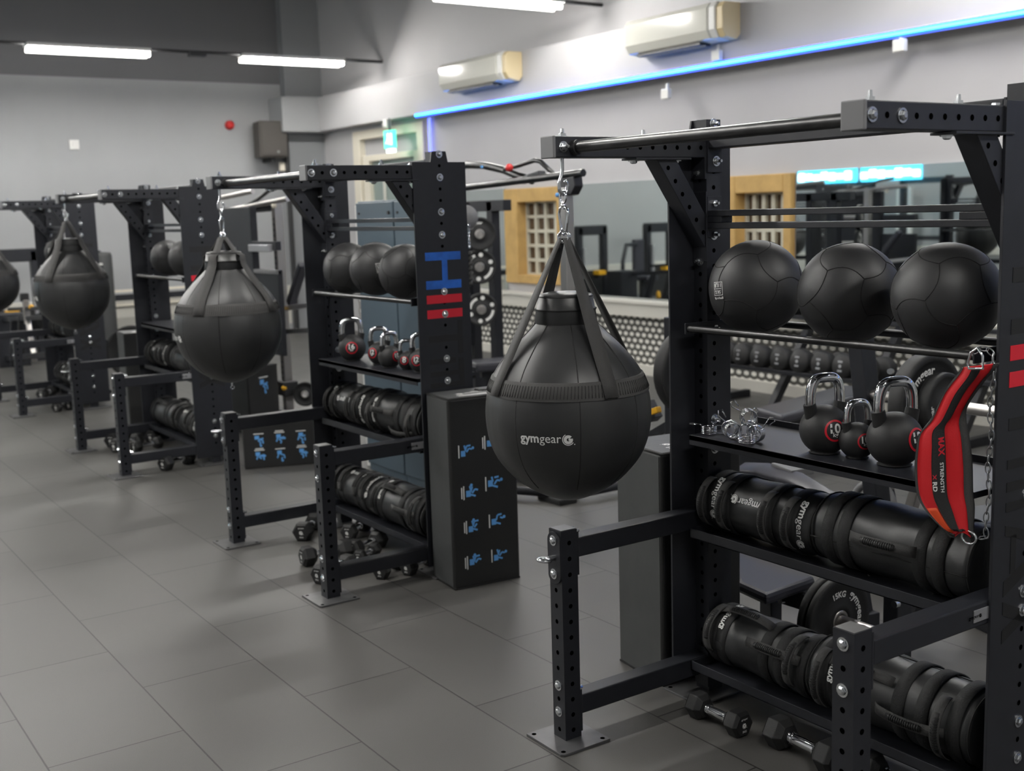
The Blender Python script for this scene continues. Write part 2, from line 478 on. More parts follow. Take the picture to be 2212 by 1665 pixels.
# door: outer frame, panel over it, inner frame, glazed leaf
d = MB()
for a, b, z0, z1 in ((DX0, DX0 + .20, 0, DZ), (DX1 - .16, DX1, 0, DZ), (DX0 + .20, DX1 - .16, DZ - .12, DZ)): d.box(a, b, 4.86, 4.97, z0, z1)
dr = struct('door_1', d, 'cream', 0.006)
q = MB()
for a, b, z0, z1 in ((DX0 + .24, DX0 + .42, 0, 2.44), (DX1 - .29, DX1 - .18, 0, 2.44), (DX0 + .42, DX1 - .29, 2.36, 2.44)): q.box(a, b, 4.88, 4.98, z0, z1)
q.build('door_frame', 'cream', dr, 0.006)
MB().box(DX0 + .19, DX1 - .15, 4.95, 4.99, 2.44, DZ - .1).build('over_panel', 'wall', dr)
lf = MB().box(DX0 + .40, DX1 - .27, 4.94, 4.975, 0, 2.37).build('door_leaf', 'glass', dr)
q = MB()
for a, b, z0, z1 in ((DX0 + .40, DX1 - .27, 2.22, 2.30), (DX0 + .40, DX1 - .27, 1.72, 1.80), (DX0 + .72, DX0 + .78, 1.8, 2.22)): q.box(a, b, 4.925, 4.94, z0, z1)
q.build('glazing_bar', 'dado', lf)
MB().box(-11.0, -10.96, 4.85, 4.94, 0.9, 1.3).build('door_handle', 'silver', lf)
# windows: sandstone surround and glass blocks, brownish panes
for i, (a, b, z0, z1) in enumerate(wins):
    s = MB(); t = .17
    for p in ((a, a + t * 1.5, z0, z1), (b - t * .5, b, z0, z1), (a + t * 1.5, b - t * .5, z1 - t * .9, z1), (a + t * 1.5, b - t * .5, z0, z0 + t * .55)): s.box(p[0], p[1], 4.84, 5.06, p[2], p[3])
    w = struct('window_%d' % (i + 1), s, 'stone', 0.01)
    ga, gb, g0, g1 = a + t * 1.5, b - t * .5, z0 + t * .55, z1 - t * .9
    MB().box(ga, gb, 5.0, 5.04, g0, g1).build('glass_block_panel', 'block', w)
    g = MB(); nx = 4 if i == 0 else 5; nz = 5
    for k in range(nx + 1): x = ga + (gb - ga) * k / nx; g.box(x - .022, x + .022, 4.965, 5.01, g0, g1)
    for k in range(nz + 1): z = g0 + (g1 - g0) * k / nz; g.box(ga, gb, 4.97, 5.01, z - .017, z + .017)
    g.build('block_grid', 'frame', w)
# mirrors between the windows
for a, b, lab in ((-9.6, -8.36, 'wall mirror left of the first stone framed window'), (-7.22, -4.98, 'wide wall mirror between the two stone framed windows'), (-4.02, 5.0, 'wall mirror right of the second stone framed window with a sign reflected in it')):
    tag(MB().box(a, b, 4.875, 4.9, 0.745, 1.89).build('wall_mirror', 'mirror'), lab, 'mirror', 'mirrors along the back wall')
# blue led strip
t = thing('led_strip', (-9.96, 4.69, 2.83), 'glowing blue light strip running along and down the back wall', 'light strip')
MB().box(0, 15.9, -.024, -.002, -.011, 0.011).build('diffuser', 'led', t)
MB().box(0, 15.9, -.016, -.002, .011, .022).box(0, 15.9, -.016, -.002, -.026, -.011).build('halo_band', 'ledhalo', t)  # blue halo of the strip drawn as glowing bands above and below
MB().box(0, .03, 0.16, .18, -2.1, -.03).build('drop_strip', 'ledv', t)
MB().box(-.01, 15.9, -.002, .009, -.03, .03).build('channel', 'white', t)

# lights: twin tubes on a conduit, the rows run on over the whole room
def fitting():
    t = thing('ceiling_light', (0, 0, 0), '', 'light')
    MB().box(-.115, .115, -.68, .68, 0.035, 0.075).build('housing_shield', 'white', t, 0.006)  # made extra wide to keep light off the upper walls
    MB().cyl((.055, -.67, 0.01), (.055, .67, 0.01), .026, 12).build('tube', 'light', t)
    MB().cyl((-.06, -.67, 0.0), (-.06, .67, 0.0), .022, 12).build('tube', 'dimtube', t)
    return t
f0 = fitting()
spots = [(-11.15, 1.14, 'twin tube light hanging leftmost above the far wall'), (-11.15, 3.62, 'twin tube light hanging above the speaker in the far corner'),
         (-6.56, 3.67, 'twin tube light hanging nearest, cut off by the top of the picture')]
for i, (x, y, lab) in enumerate(spots):
    o = f0 if i == 0 else dup(f0, (x, y, 3.55), lab)
    o.location = (x, y, 3.55); o['label'] = lab; o['group'] = 'twin tube lights under the ceiling'
for x in (-11.15, -6.56, -1.97, 2.62):
    for y in (-5.0, -3.0, -1.34, 1.14, 3.67):
        if x > 2 and y not in (-1.34, 1.14): continue
        if any(abs(x - s[0]) < .2 and abs(y - s[1]) < .2 for s in spots): continue
        dup(f0, (x, y, 3.55), 'twin tube light in the rows outside the picture')
for x, n in ((-11.15, 'far'), (-6.56, 'near')):
    t = thing('conduit', (x, 0, 3.62), 'thin dark conduit carrying the %s row of lights' % n, 'conduit')
    MB().cyl((0, YO, 0), (0, 4.89, 0), .018, 8).build('pipe', 'dark', t)
    if n == 'far': MB().box(-.05, .05, 2.3, 2.5, -.05, .0).build('junction_box', 'dark', t)
# a pipe up the column
t = MB().cyl((-12.98, 4.28, 0), (-12.98, 4.28, 2.82), .035, 10).build('drain_pipe', 'dark'); tag(t, 'thin dark pipe running down the corner column behind the speaker', 'pipe')

# air conditioners
def aircon(x0, x1, lab):
    t = thing('air_conditioner', (x0, 4.7, 3.0), lab, 'air conditioner', 'wall air conditioners above the blue strip'); L = x1 - x0
    prof = [(0, 0.05), (-.05, 0), (-.19, .02), (-.235, .09), (-.235, .27), (-.20, .315), (0, .315)]
    T = frame(V((0, 0, 0)), (0, 1, 0), (0, 0, 1))
    MB().prism(prof, L - .16, 0, T).build('casing', 'acwhite', t, 0.012)
    T2 = frame(V((L - .16, 0, 0)), (0, 1, 0), (0, 0, 1))
    MB().prism([(p[0] * .96, p[1]) for p in prof], .08, 0, T2).build('end_cap', 'white', t, 0.01)
    T3 = frame(V((L - .08, 0, 0)), (0, 1, 0), (0, 0, 1))
    MB().prism([(p[0] * .9, p[1] * .97) for p in prof], .08, 0, T3).build('end_cap', 'aryel', t, 0.01)
    v = MB().box(.12, L - .3, -.185, -.06, -.012, 0.012).build('air_vent', 'dark', t)
    MB().box(.12, L - .3, -.13, -.115, -.02, -.01).build('vane', 'acwhite', v)
aircon(-9.03, -7.68, 'far wall mounted air conditioner above the door end of the blue strip')
aircon(-5.72, -4.48, 'near wall mounted air conditioner with a yellowed end, at the top edge of the picture')
for u, v_, lab in ((1550, 119, 'small white box under the near air conditioner'), (1440, 202, 'small white box hanging under the blue strip'), (1945, 97, 'small white box under the blue strip toward the right edge')):
    p = at(u, v_, y=4.68); z = p.z
    t = thing('sensor_box', (p.x, 4.7, z), lab, 'box', 'small boxes by the blue strip')
    MB().box(-.05, .05, -.05, -.001, -.05, .04).build('body', 'white', t, 0.008)
    MB().box(-.012, .012, -.02, 0, .04, .09).build('conduit_stub', 'white', t)
# exit sign hanging under the bulkhead in front of the door
t = thing('exit_sign', (-10.53, 4.62, 2.47), 'small lit green exit sign hanging over the door', 'sign')
MB().box(-.13, .13, -.02, .02, 0, .22).build('sign_plate', 'exit', t, 0.004)
MB().box(-.07, .10, -.022, .022, -.055, -.01).build('lamp', 'exitw', t)
s = MB()
s.disc((-.02, -.021, .165), (0, -1, 0), .022, 10)
for a, b in (((-.02, .14), (-.04, .09)), ((-.04, .09), (.0, .05)), ((-.04, .09), (-.075, .06)), ((-.015, .135), (.02, .11))):
    s.cyl((a[0], -.021, a[1]), (b[0], -.021, b[1]), .008, 6)
s.box(.04, .08, -.0225, -.02, .04, .18)
s.build('running_figure', 'exitw', t)
MB().cyl((0, 0, .22), (0, 0, .37), .012, 8).build('stem', 'grey', t)
MB().box(-.17, -.05, -.01, .05, .27, .37).build('bracket', 'white', t, 0.006)
# far wall things
t = thing('wall_switch', (XF, 1.41, 2.66), 'white square switch plate high on the far grey wall', 'switch')
MB().box(0, .02, -.06, .06, -.06, .06).build('plate', 'white', t, 0.004); MB().box(.02, .03, -.02, .02, -.03, .03).build('rocker', 'white', t)
t = thing('alarm_sounder', (XF - .004, 3.535, 2.94), 'round red alarm sounder on the far wall beside the speaker', 'alarm')
MB().lathe([(0.0001, .09), (.04, .085), (.06, .05), (.065, 0)], 20, 0, Matrix.Rotation(PI / 2, 4, 'Y')).build('body', 'redpl', t)
t = thing('loudspeaker', (XF + .1, 4.03, 2.72), 'brown box loudspeaker on a bracket high on the far wall', 'speaker')
b = MB().add([(0, -.19, -.24), (0, .19, -.24), (0, .19, .25), (0, -.19, .25), (.28, -.22, -.24), (.28, .2, -.24), (.30, .2, .26), (.30, -.22, .26)],
             [(0, 3, 2, 1), (4, 5, 6, 7), (0, 1, 5, 4), (3, 7, 6, 2), (0, 4, 7, 3), (1, 2, 6, 5)]).build('cabinet', 'brown', t, 0.015)
MB().box(.297, .305, -.19, .17, -.21, .23).build('grille', 'brown', b)
MB().box(.303, .308, .03, .06, -.18, -.15).build('badge', 'silver', b)
MB().box(-.1, .2, -.03, .03, -.30, -.24).build('bracket', 'dark', t)
t = thing('wall_button', (-12.73, 4.22, 2.36), 'small cream call point on the corner column', 'button')
MB().box(-.3, -.26, -.05, .05, -.06, .06).build('body', 'cream', t, 0.006)

# ------------------------------------------------------------------ training racks
p, D, HL, W, A = .061, .6086, .6764, 1.0994, .5984
PW = W - p
def holes(mb, pts, n, r=.0075):
    for q in pts: mb.disc(q, n, r, 9, 1, .0005)
bolt_me = (MB().lathe([(.0001, .0105), (.006, .0105), (.0105, .008), (.0115, .003)], 6, 0, sm=False).lathe([(.0115, .003), (.0165, .003), (.0165, 0)], 14, 0, sm=False)).mesh('bolt', 'bolt')
nut_me = (MB().lathe([(.0001, .024), (.005, .024), (.006, .01), (.0112, .01), (.0115, .002)], 6, 0, sm=False).lathe([(.0115, .002), (.0165, .002), (.0165, 0)], 14, 0, sm=False)).mesh('bolt', 'bolt')
def bolt(parent, loc, n, me=None):
    n = V(n); o = bpy.data.objects.new('bolt', me or bolt_me); col.objects.link(o); o.parent = parent
    o.location = V(loc); o.rotation_euler = n.to_track_quat('Z', 'Y').to_euler()
NX, NXm, NYm, NZ = (1, 0, 0), (-1, 0, 0), (0, -1, 0), (0, 0, 1)

LET = {}   # letter outlines in (y, z) on the panel face
LET['H'] = [[(-.06, 1.432), (.122, 1.432), (.122, 1.468), (-.06, 1.468)], [(-.06, 1.306), (.122, 1.306), (.122, 1.343), (-.06, 1.343)], [(.024, 1.343), (.052, 1.343), (.052, 1.432), (.024, 1.432)]]
LET['I1'] = [[(-.06, 1.242), (.122, 1.242), (.122, 1.279), (-.06, 1.279)]]
LET['I2'] = [[(-.06, 1.176), (.122, 1.176), (.122, 1.214), (-.06, 1.214)]]
LET['T'] = [[(-.056, 1.069), (.095, 1.069), (.095, 1.099), (-.056, 1.099)], [(.095, 1.01), (.12, 1.01), (.12, 1.162), (.095, 1.162)]]
LET['M'] = [[(-.056, .971), (.078, .971), (.078, .995), (-.056, .995)], [(-.056, .914), (.095, .914), (.095, .938), (-.056, .938)], [(-.056, .864), (.095, .864), (.095, .887), (-.056, .887)], [(.095, .864), (.12, .864), (.12, .99), (.095, .99)]]
LET['A'] = [[(-.056, .803), (-.056, .829), (.12, .78), (.12, .752)], [(-.056, .645), (-.056, .684), (.12, .757), (.12, .722)], [(-.03, .70), (-.008, .70), (-.008, .80), (-.03, .80)]]
LET['X'] = [[(-.056, .522), (-.056, .556), (.12, .632), (.12, .598)], [(-.056, .632), (-.056, .598), (.12, .522), (.12, .556)]]

def rail_frame(mb, x0, x1, y0, y1, z0, z1):
    mb.box(x0, x1, y0, y1, z1 - .019, z1); mb.box(x0, x1, y0, y1, z0, z0 + .019)
    mb.box(x0, x0 + .06, y0, y1, z0 + .019, z1 - .019); mb.box(x1 - .12, x1, y0, y1, z0 + .019, z1 - .019)

def make_rack():
    r = thing('training_rack', (0, 0, 0), '', 'rack', 'black training racks in the row')
    def B(name, x0, x1, y0, y1, z0, z1, m='steel', bev=.004, par=None):
        return MB().box(x0, x1, y0, y1, z0, z1).build(name, m, par or r, bev)
    for x in (0, PW + p):
        a = x - p
        # upright with its drilled faces
        mb = MB().box(a, x, 0, p, 0.008, 1.905)
        zs = [1.743 + .10 - .05 * j for j in range(35)]
        holes(mb, [(x, p / 2, z) for z in zs], NX); holes(mb, [(a + p / 2, 0, z - .025) for z in zs if z < 1.75], NYm)
        up = mb.build('upright', ['steel', 'hole'], r)
        for zz, rx in ((1.892, x),): bolt(r, (rx, p / 2, zz), NX, nut_me)
        # wide panel plate on the outer side
        px = (x, x + .008) if x > 0.5 else (a - .008, a)
        mb = MB(); mb.prism([(-.105, .05), (.165, .05), (.165, 1.859), (.075, 1.859), (.066, 1.905), (-.005, 1.905), (-.014, 1.859), (-.105, 1.859)], .008, 0, frame(V((px[0], 0, 0)), (0, 1, 0), (0, 0, 1)))
        face = px[1] if x > .5 else px[0]; nn = NX if x > .5 else NXm
        holes(mb, [(face, p / 2, z) for z in zs if z > .12], nn)
        pl = mb.build('panel', ['steel', 'hole'], r, .001)
        for z in (1.893, 1.793, 1.643, 1.543, 1.293, 1.193, .993, .893, .643, .593, .293, .193): bolt(r, (face, p / 2, z), nn)
        for z in (1.643, 1.543, 1.243, .943, .843, .593, .193):
            if x < .5: bolt(r, (x, p / 2, z), NX, nut_me)
        bolt(r, (x - p / 2 if x < .5 else a + p / 2, 0, 1.46), NYm, nut_me); bolt(r, (a + p / 2, 0, 1.74), NYm, nut_me)
        mb = MB().box(a - .06, x + .06, -.10, .16, 0, .008); holes(mb, [(xx, yy, .008) for xx in (a - .045, x + .045) for yy in (-.08, .14)], NZ, .008)
        mb.build('base_plate', ['baseplate', 'hole'], r, .002)
        # short leg
        mb = MB().box(a, x, -D, -D + p, 0.008, HL)
        hz = [.0368 + .05 * k for k in range(13)]
        holes(mb, [(x, -D + p / 2, z) for z in hz], NX); holes(mb, [(a + p / 2, -D, z + .0) for z in hz[:12]], NYm)
        mb.build('leg', ['steel', 'hole'], r)
        MB().box(a + .002, x - .002, -D + .002, -D + p - .002, HL, HL + .002).build('end_cap', 'baseplate', r)
        mb = MB().prism([(x - .1891, -D - .064), (x - .1859, -D - .067), (x + .0681, -D - .067), (x + .0711, -D - .064), (x + .0711, -D + .116), (x + .0681, -D + .119), (x - .1859, -D + .119), (x - .1891, -D + .116)] if False else
                        [(x - .1178, -D - .067), (x + .062, -D - .067), (x + .0711, -D - .058), (x + .0711, -D + .119), (x - .1178, -D + .119)], .008)
        holes(mb, [(xx, yy, .008) for xx in (x - .10, x + .054) for yy in (-D - .05, -D + .102)], NZ, .008)
        mb.build('base_plate', ['baseplate', 'hole'], r, .001)
        for z in (.625, .535, .18, .095): bolt(r, (a + p / 2, -D, z - .0 if z != .625 else .645), NYm)
        # two beams from leg to upright
        for z0, z1 in ((.585, .647), (.079, .141)):
            bm = B('leg_beam', a, x, -D + p + .006, -.006, z0, z1)
            B('flange', a - .001, x + .001, -D + p, -D + p + .006, z0 - .055, z1 + .02, 'steel', .001)
            B('flange', a - .001, x + .001, -.006, 0, z0 - .055, z1 + .02, 'steel', .001)
            bolt(r, (a + p / 2, -D + p + .006, z1 + .012), (0, 1, 0), nut_me)
        # arm with holes, end cap and brace
        mb = MB().box(a, x, -A + .004, -.006, 1.7865, 1.8475)
        off = -.5768 if x > .5 else -.474
        ys = [-.5768 + .05 * n_ for n_ in range(12)] if x > .5 else [-.574 + .05 * n_ for n_ in range(12)]
        holes(mb, [(x, yy, 1.817) for yy in ys if yy < -.02], NX)
        mb.build('arm', ['steel', 'hole'], r, .003)
        B('end_cap', a - .0015, x + .0015, -A - .004, -A + .006, 1.785, 1.849, 'grey', .003)
        B('flange', a - .001, x + .001, -.008, 0, 1.72, 1.85, 'steel', .001)
        for yy in (-.5768, -.4768):
            if x > .5: bolt(r, (x, yy, 1.817), NX)
            else: bolt(r, (x, yy + .0118 if yy < -.5 else yy, 1.817), NX, nut_me) if yy < -.5 else None
        T = frame(V((a, 0, 0)), (0, 1, 0), (0, 0, 1))
        mb = MB().prism([(-.207, 1.781), (-.128, 1.781), (-.007, 1.610), (-.007, 1.503)], p, 0, T)
        dv = V((0, .2, -.277)).normalized()
        holes(mb, [V((x, -.162, 1.755)) + dv * (.05 * k) for k in range(6)], NX)
        mb.build('brace', ['steel', 'hole'], r, .002)
        B('brace_flange', a + .003, x + .012, -.30, -.075, 1.7795, 1.7855, 'steel', .001)
        B('brace_flange', a + .003, x + .003, -.006, 0, 1.46, 1.68, 'steel', .001)
        for yy in (-.275, -.10): bolt(r, (a + p / 2, yy, 1.7795), (0, 0, -1))
        for yy in (-.545, -.235): bolt(r, (a + p / 2, yy, 1.8475), NZ, nut_me)
        if x > .5:
            for yy in (-.09,): bolt(r, (a + p / 2, yy, 1.8475), NZ)
    # letters on the outer panel
    for i, k in enumerate(('H', 'I1', 'I2', 'T', 'M', 'A', 'X')):
        mb = MB()
        for poly in LET[k]: mb.prism(poly, .0012, 0, frame(V((W + .0079, 0, 0)), (0, 1, 0), (0, 0, 1)))
        o = mb.build('letter', 'letter' if k not in ('I1', 'I2') else 'red', r); o['slot'] = k
    # pull up bar, cross member
    MB().cyl((0, -.525, 1.815), (PW, -.525, 1.815), .0165, 16).build('pull_up_bar', 'bar', r)
    for x in (.004, PW - .004): MB().cyl((x - .01, -.525, 1.815), (x + .018 * (1 if x < .5 else -1), -.525, 1.815), .022, 14).build('bar_socket', 'dark', r)
    B('cross_member', .008, PW - .008, .0, .061, 1.813, 1.873)
    for x0, x1 in ((0, .008), (PW - .008, PW)): B('flange', x0, x1, -.001, .062, 1.74, 1.875, 'steel', .001)
    bolt(r, (.008, .035, 1.775), NX, nut_me)
    # slotted rail
    mb = MB(); rail_frame(mb, .004, PW - .004, .0, .05, 1.563, 1.621); mb.build('slotted_rail', 'steel', r, .002)
    B('flange', 0, .004, 0, .061, 1.535, 1.665, 'steel', .001)
    # ball shelf
    for y_ in (-.085, .20): MB().cyl((.006, y_, 1.25), (PW - .006, y_, 1.25), .0115, 12).build('shelf_rail', 'bar' if y_ < 0 else 'steel', r)
    for x0, x1 in ((0, .006), (PW - .006, PW)): B('shelf_bracket', x0, x1, -.10, .215, 1.232, 1.268, 'steel', .002)
    # flat shelf with a lip
    mb = MB().box(.003, PW - .003, -.085, .23, .888, .905).box(.003, PW - .003, -.085, -.081, .873, .906).box(.003, PW - .003, .226, .23, .873, .925); mb.build('shelf', 'steel', r, .001)
    # two sandbag trays
    for z0 in (.562, .107):
        mb = MB().box(.003, PW - .003, -.085, .20, z0, z0 + .004).box(.003, PW - .003, -.085, -.081, z0, z0 + .032).box(.003, PW - .003, .196, .20, z0, z0 + .032).box(.003, .007, -.085, .2, z0, z0 + .032).box(PW - .007, PW - .003, -.085, .2, z0, z0 + .032)
        mb.build('tray', 'steel', r, .001)
    # anchor plate with eye bolt on the far leg, badge on the near leg beam
    mb = MB(); o_ = [(.032 * math.cos(a_), (.052 if math.sin(a_) > 0 else -.052) + .030 * math.sin(a_)) for a_ in [2 * PI * k / 24 for k in range(24)]]
    mb.prism(o_, .006, 0, frame(V((-p / 2, -D, .59)), (1, 0, 0), (0, 0, 1)))
    an = mb.build('anchor_plate', 'steel', r, .001)
    mb = MB().cyl((-p / 2, -D - .006, .59), (-p / 2, -D - .026, .59), .009, 12)
    mb.tube([(-p / 2 + .020 * math.cos(a_), -D - .043 + .018 * math.sin(a_), .59 - .002 * math.sin(a_)) for a_ in [2 * PI * k / 18 for k in range(18)]], .0055, 8, closed=True)
    mb.build('eye_bolt', 'bolt', an)
    for z in (.645, .54): bolt(r, (-p / 2, -D - .006, z), NYm)
    bd = MB().box(W, W + .0025, -.40 + .205, -.40 + .275, .60, .632).build('badge', 'badge', r, .001)
    bd.location = (0, 0.03, 0)
    g = MB(); decal(g, LOGO, on_plane(frame(V((W + .0025, -.16, .616)), (0, 1, 0), (0, 0, 1))), .055); o = g.build('badge_print', 'hole', bd)
    o.location = (0, -.03, 0)
    for yy in (-.191, -.129): 
        s_ = MB().disc((W + .003, yy, .616), NX, .003, 8); s_.build('rivet', 'bolt', bd).location = (0, 0, 0)
    # hook under the far arm
    mb = MB()
    hk = [(-p / 2, -.548, 1.86), (-p / 2, -.548, 1.755), (-p / 2, -.552, 1.735), (-p / 2, -.561, 1.715), (-p / 2, -.560, 1.692), (-p / 2, -.547, 1.681), (-p / 2, -.534, 1.690), (-p / 2, -.531, 1.708), (-p / 2, -.538, 1.722)]
    c2 = []
    for i in range(len(hk) - 1):
        for k in range(3): c2.append(V(hk[i]).lerp(V(hk[i + 1]), k / 3))
    c2.append(V(hk[-1]))
    mb.tube(c2, .0055, 8); mb.build('hook', 'bolt', r)
    return r

RX = [0.0, -2.8137, -5.9198, -8.9972]
RY = [0.0, 0.0075, 0.0229, 0.0312]
rack0 = make_rack()
rlab = ['nearest training rack with red letter bars, a red belt hung from its ball shelf', 'second training rack with a blue letter H on its panel, behind the upright foam box',
        'third training rack along the row, behind the second hanging ball bag', 'farthest training rack with all black letters, at the left edge']
racks = [rack0] + [copy_tree(rack0) for _ in range(3)]
for i, r in enumerate(racks):
    r.location = (RX[i], RY[i], 0); r['label'] = rlab[i]
    for ch in list(r.children):
        k = ch.get('slot')
        if k is None: continue
        if i == 1 and k == 'H': ch.data = ch.data.copy(); ch.data.materials[0] = M['blue']
        if i == 3 and k in ('I1', 'I2'): ch.data = ch.data.copy(); ch.data.materials[0] = M['letter']
        if k in ('I1', 'I2') and i != 3: ch['label'] = 'red letter bar'
        if i == 1 and k == 'H': ch['label'] = 'blue letter H'
        del ch['slot']
# ------------------------------------------------------------------ hanging ball bags
def make_bag(i, zc, R, za, logo_deg, label):
    hx, hy = RX[i] - .0305, RY[i] - .5475
    t = thing('ball_punch_bag', (hx, hy, zc), label, 'punch bag', 'hanging ball bags at the arm ends')
    k = R / .2515
    prof = [(.0001, -.268), (.035, -.266), (.10, -.240), (.165, -.197), (.222, -.130), (.246, -.06), (.2515, .0), (.246, .06), (.228, .115), (.2, .16), (.155, .21), (.118, .245), (.095, .268), (.088, .276)]
    pr = []
    for a in range(len(prof) - 1):
        for f in range(4):
            q = (a + f / 4); r_ = prof[a][0] + (prof[a + 1][0] - prof[a][0]) * f / 4
            pr.append((r_, prof[a][1] + (prof[a + 1][1] - prof[a][1]) * f / 4))
    pr.append(prof[-1])
    # smooth the profile once
    for _ in range(3): pr = [pr[0]] + [((pr[j - 1][0] + 2 * pr[j][0] + pr[j + 1][0]) / 4, (pr[j - 1][1] + 2 * pr[j][1] + pr[j + 1][1]) / 4) for j in range(1, len(pr) - 1)] + [pr[-1]]
    pr = [(r_ * k, z * k) for r_, z in pr]
    n = 96; vs = []; fs = []; m = len(pr); rnd = random.Random(11 + i)
    ph = [rnd.random() * 6 for _ in range(8)]
    for j in range(n):
        a = 2 * PI * j / n
        s8 = abs(math.cos(4 * (a - math.radians(23))))
        for r_, z in pr:
            d = 1 - .006 * (1 - s8) ** 3
            if z > -.05 * k: d -= .012 * k * max(0, math.sin(9 * a + ph[0]) * math.sin(3 * a + ph[1] + z * 9)) * (1 if i else .35)
            vs.append((r_ * d * math.cos(a), r_ * d * math.sin(a), z))
    for j in range(n):
        for q in range(m - 1): fs.append((j * m + q, ((j + 1) % n) * m + q, ((j + 1) % n) * m + q + 1, j * m + q + 1))
    body = MB().add(vs, fs, 0, True).build('bag_body', 'vinyl', t)
    def rad(z):
        for q in range(m - 1):
            if pr[q][1] <= z <= pr[q + 1][1]: return pr[q][0] + (pr[q + 1][0] - pr[q][0]) * (z - pr[q][1]) / max(1e-9, pr[q + 1][1] - pr[q][1])
        return pr[-1][0]
    sm = MB()
    for q in range(8):
        a = math.radians(logo_deg + 23.5 + 45 * q - 1)
        a = math.radians(22.5 + 45 * q)
        zz = [pr[0][1] + (pr[-1][1] - pr[0][1]) * (.12 + .88 * f / 30) for f in range(31)]
        sm.tube([((rad(z) * .9935) * math.cos(a), (rad(z) * .9935) * math.sin(a), z) for z in zz], .0022, 5)
    sm.build('seam', 'seam', body)
    zb = .095 * k
    bd = MB().lathe([(rad(zb - .024 * k) + .003, zb - .024 * k), (rad(zb) + .004, zb), (rad(zb + .026 * k) + .004, zb + .026 * k), (rad(zb + .026 * k) - .002, zb + .027 * k)], 72).build('band', 'web', t)
    st = MB()
    for q in range(150):
        a = 2 * PI * q / 150; 
        for s_ in (-1,): st.cyl(((rad(zb - .016) + .0045) * math.cos(a), (rad(zb - .016) + .0045) * math.sin(a), zb - .016 * k), ((rad(zb + .02) + .0045) * math.cos(a + .012), (rad(zb + .02) + .0045) * math.sin(a + .012), zb + .018 * k), .0011, 4, cap=False)
    st.build('stitching', 'seam', bd)
    z0 = .270 * k
    c = MB().lathe([(.090 * k, z0 - .002), (.0935 * k, z0 + .008), (.090 * k, z0 + .036), (.0905 * k, z0 + .041), (.0905 * k, z0 + .046), (.087 * k, z0 + .048), (.083 * k, z0 + .080), (.078 * k, z0 + .088), (.05, z0 + .094), (.0001, z0 + .095)], 40).build('collar', 'vinyl2', t)
    MB().lathe([(.089 * k, z0 + .0415), (.0925 * k, z0 + .0425), (.0925 * k, z0 + .0455), (.089 * k, z0 + .0465)], 40).build('zip', 'seam', c)
    MB().lathe([(.082 * k, z0 + .079), (.0845 * k, z0 + .0815), (.081 * k, z0 + .084)], 40).build('piping', 'seam', c)
    zz = za - zc
    for q in range(4):
        a = math.radians(45 + 90 * q)
        top = V((.012 * math.cos(a), .012 * math.sin(a), zz)); e = V((math.cos(a), math.sin(a), 0))
        zt = zb + .02 * k; rt_ = rad(zt) + .0035
        bot = e * rt_ + V((0, 0, zt))
        pts = [top + (bot - top) * (f / 14) for f in range(15)]
        # keep the strap outside the shoulder
        for w_ in range(len(pts)):
            z = pts[w_].z; r_now = math.hypot(pts[w_].x, pts[w_].y)
            need = (rad(z) + .004) if z < .276 * k else ((.099 * k) if z < z0 + .09 else 0)
            if r_now < need: pts[w_] = e * need + V((0, 0, z))
        pts += [e * (rad(zb - .02 * k) + .006) + V((0, 0, zb - .02 * k))]
        ws = [(.022 if i == 0 else .034) + .024 * min(1, f / 9) for f in range(16)]
        MB().ribbon(pts, [e + V((0, 0, .5))] * 16, ws, .003).build('strap', 'web', t)
    ch = MB()
    for s_ in (-1, 1):
        ch.tube([(s_ * .009 + .004 * 0, .016 * math.cos(b), zz + .005 + .016 * math.sin(b)) for b in [2 * PI * q / 16 for q in range(16)]], .0035, 6, closed=True)
    ch.build('strap_ring', 'chrome', t)
    # carabiner and swivel up to the hook
    zt = 1.683 - zc; gap = zt - zz
    lc = min(.085, max(.05, gap * .62)); c0 = zz + .012
    cb = MB()
    o_ = [(0, c0), (.010, c0 + .005), (.014, c0 + lc * .25), (.023, c0 + lc * .75), (.017, c0 + lc * .95), (0, c0 + lc), (-.017, c0 + lc * .95), (-.023, c0 + lc * .75), (-.014, c0 + lc * .25), (-.010, c0 + .005)]
    al = math.radians(50)
    cb.tube([(x * math.cos(al), x * math.sin(al), z) for x, z in o_], .0040, 8, closed=True)
    cb.build('carabiner', 'chrome', t)
    s0 = c0 + lc - .008
    sw = MB().cyl((0, 0, s0), (0, 0, s0 + .018), .005, 10).sphere((0, 0, s0 + .012), .008, 12, 8)
    al = -math.radians(logo_deg)
    sw.tube([(.014 * math.cos(b) * math.cos(al), .014 * math.cos(b) * math.sin(al), zt - .0095 + .018 * math.sin(b)) for b in [2 * PI * q / 18 for q in range(18)]], .0034, 8, closed=True)
    sw.cyl((0, 0, s0 + .012), (0, 0, zt - .028), .004, 8)
    sw.build('swivel', 'chrome', t)
    # print
    g = MB(); decal(g, LOGO, lambda x, y: (lambda z: V(((rad(z) * 1.0 + .0016) * math.cos(x / R), (rad(z) + .0016) * math.sin(x / R), z)))(y - .035 * k), .166 * k)
    g.build('logo_print', 'print', body)
    if i:
        MB().cyl((0, 0, -.268 * k), (0, 0, -.285 * k), .006, 8).tube([(.009 * math.cos(b), 0, -.292 * k + .009 * math.sin(b)) for b in [2 * PI * q / 12 for q in range(12)]], .002, 6, closed=True).build('base_ring', 'bolt', t)
    t.rotation_euler = (0, 0, math.radians(logo_deg))
    return t
make_bag(0, 1.032, .2515, 1.553, -51.5, 'nearest and largest hanging black ball bag, white wordmark facing forward')
make_bag(1, 1.109, .264, at(480, 512, x=RX[1] - .03).z, -98, 'second hanging black ball bag, in front of the third rack, wrinkled shiny sides')
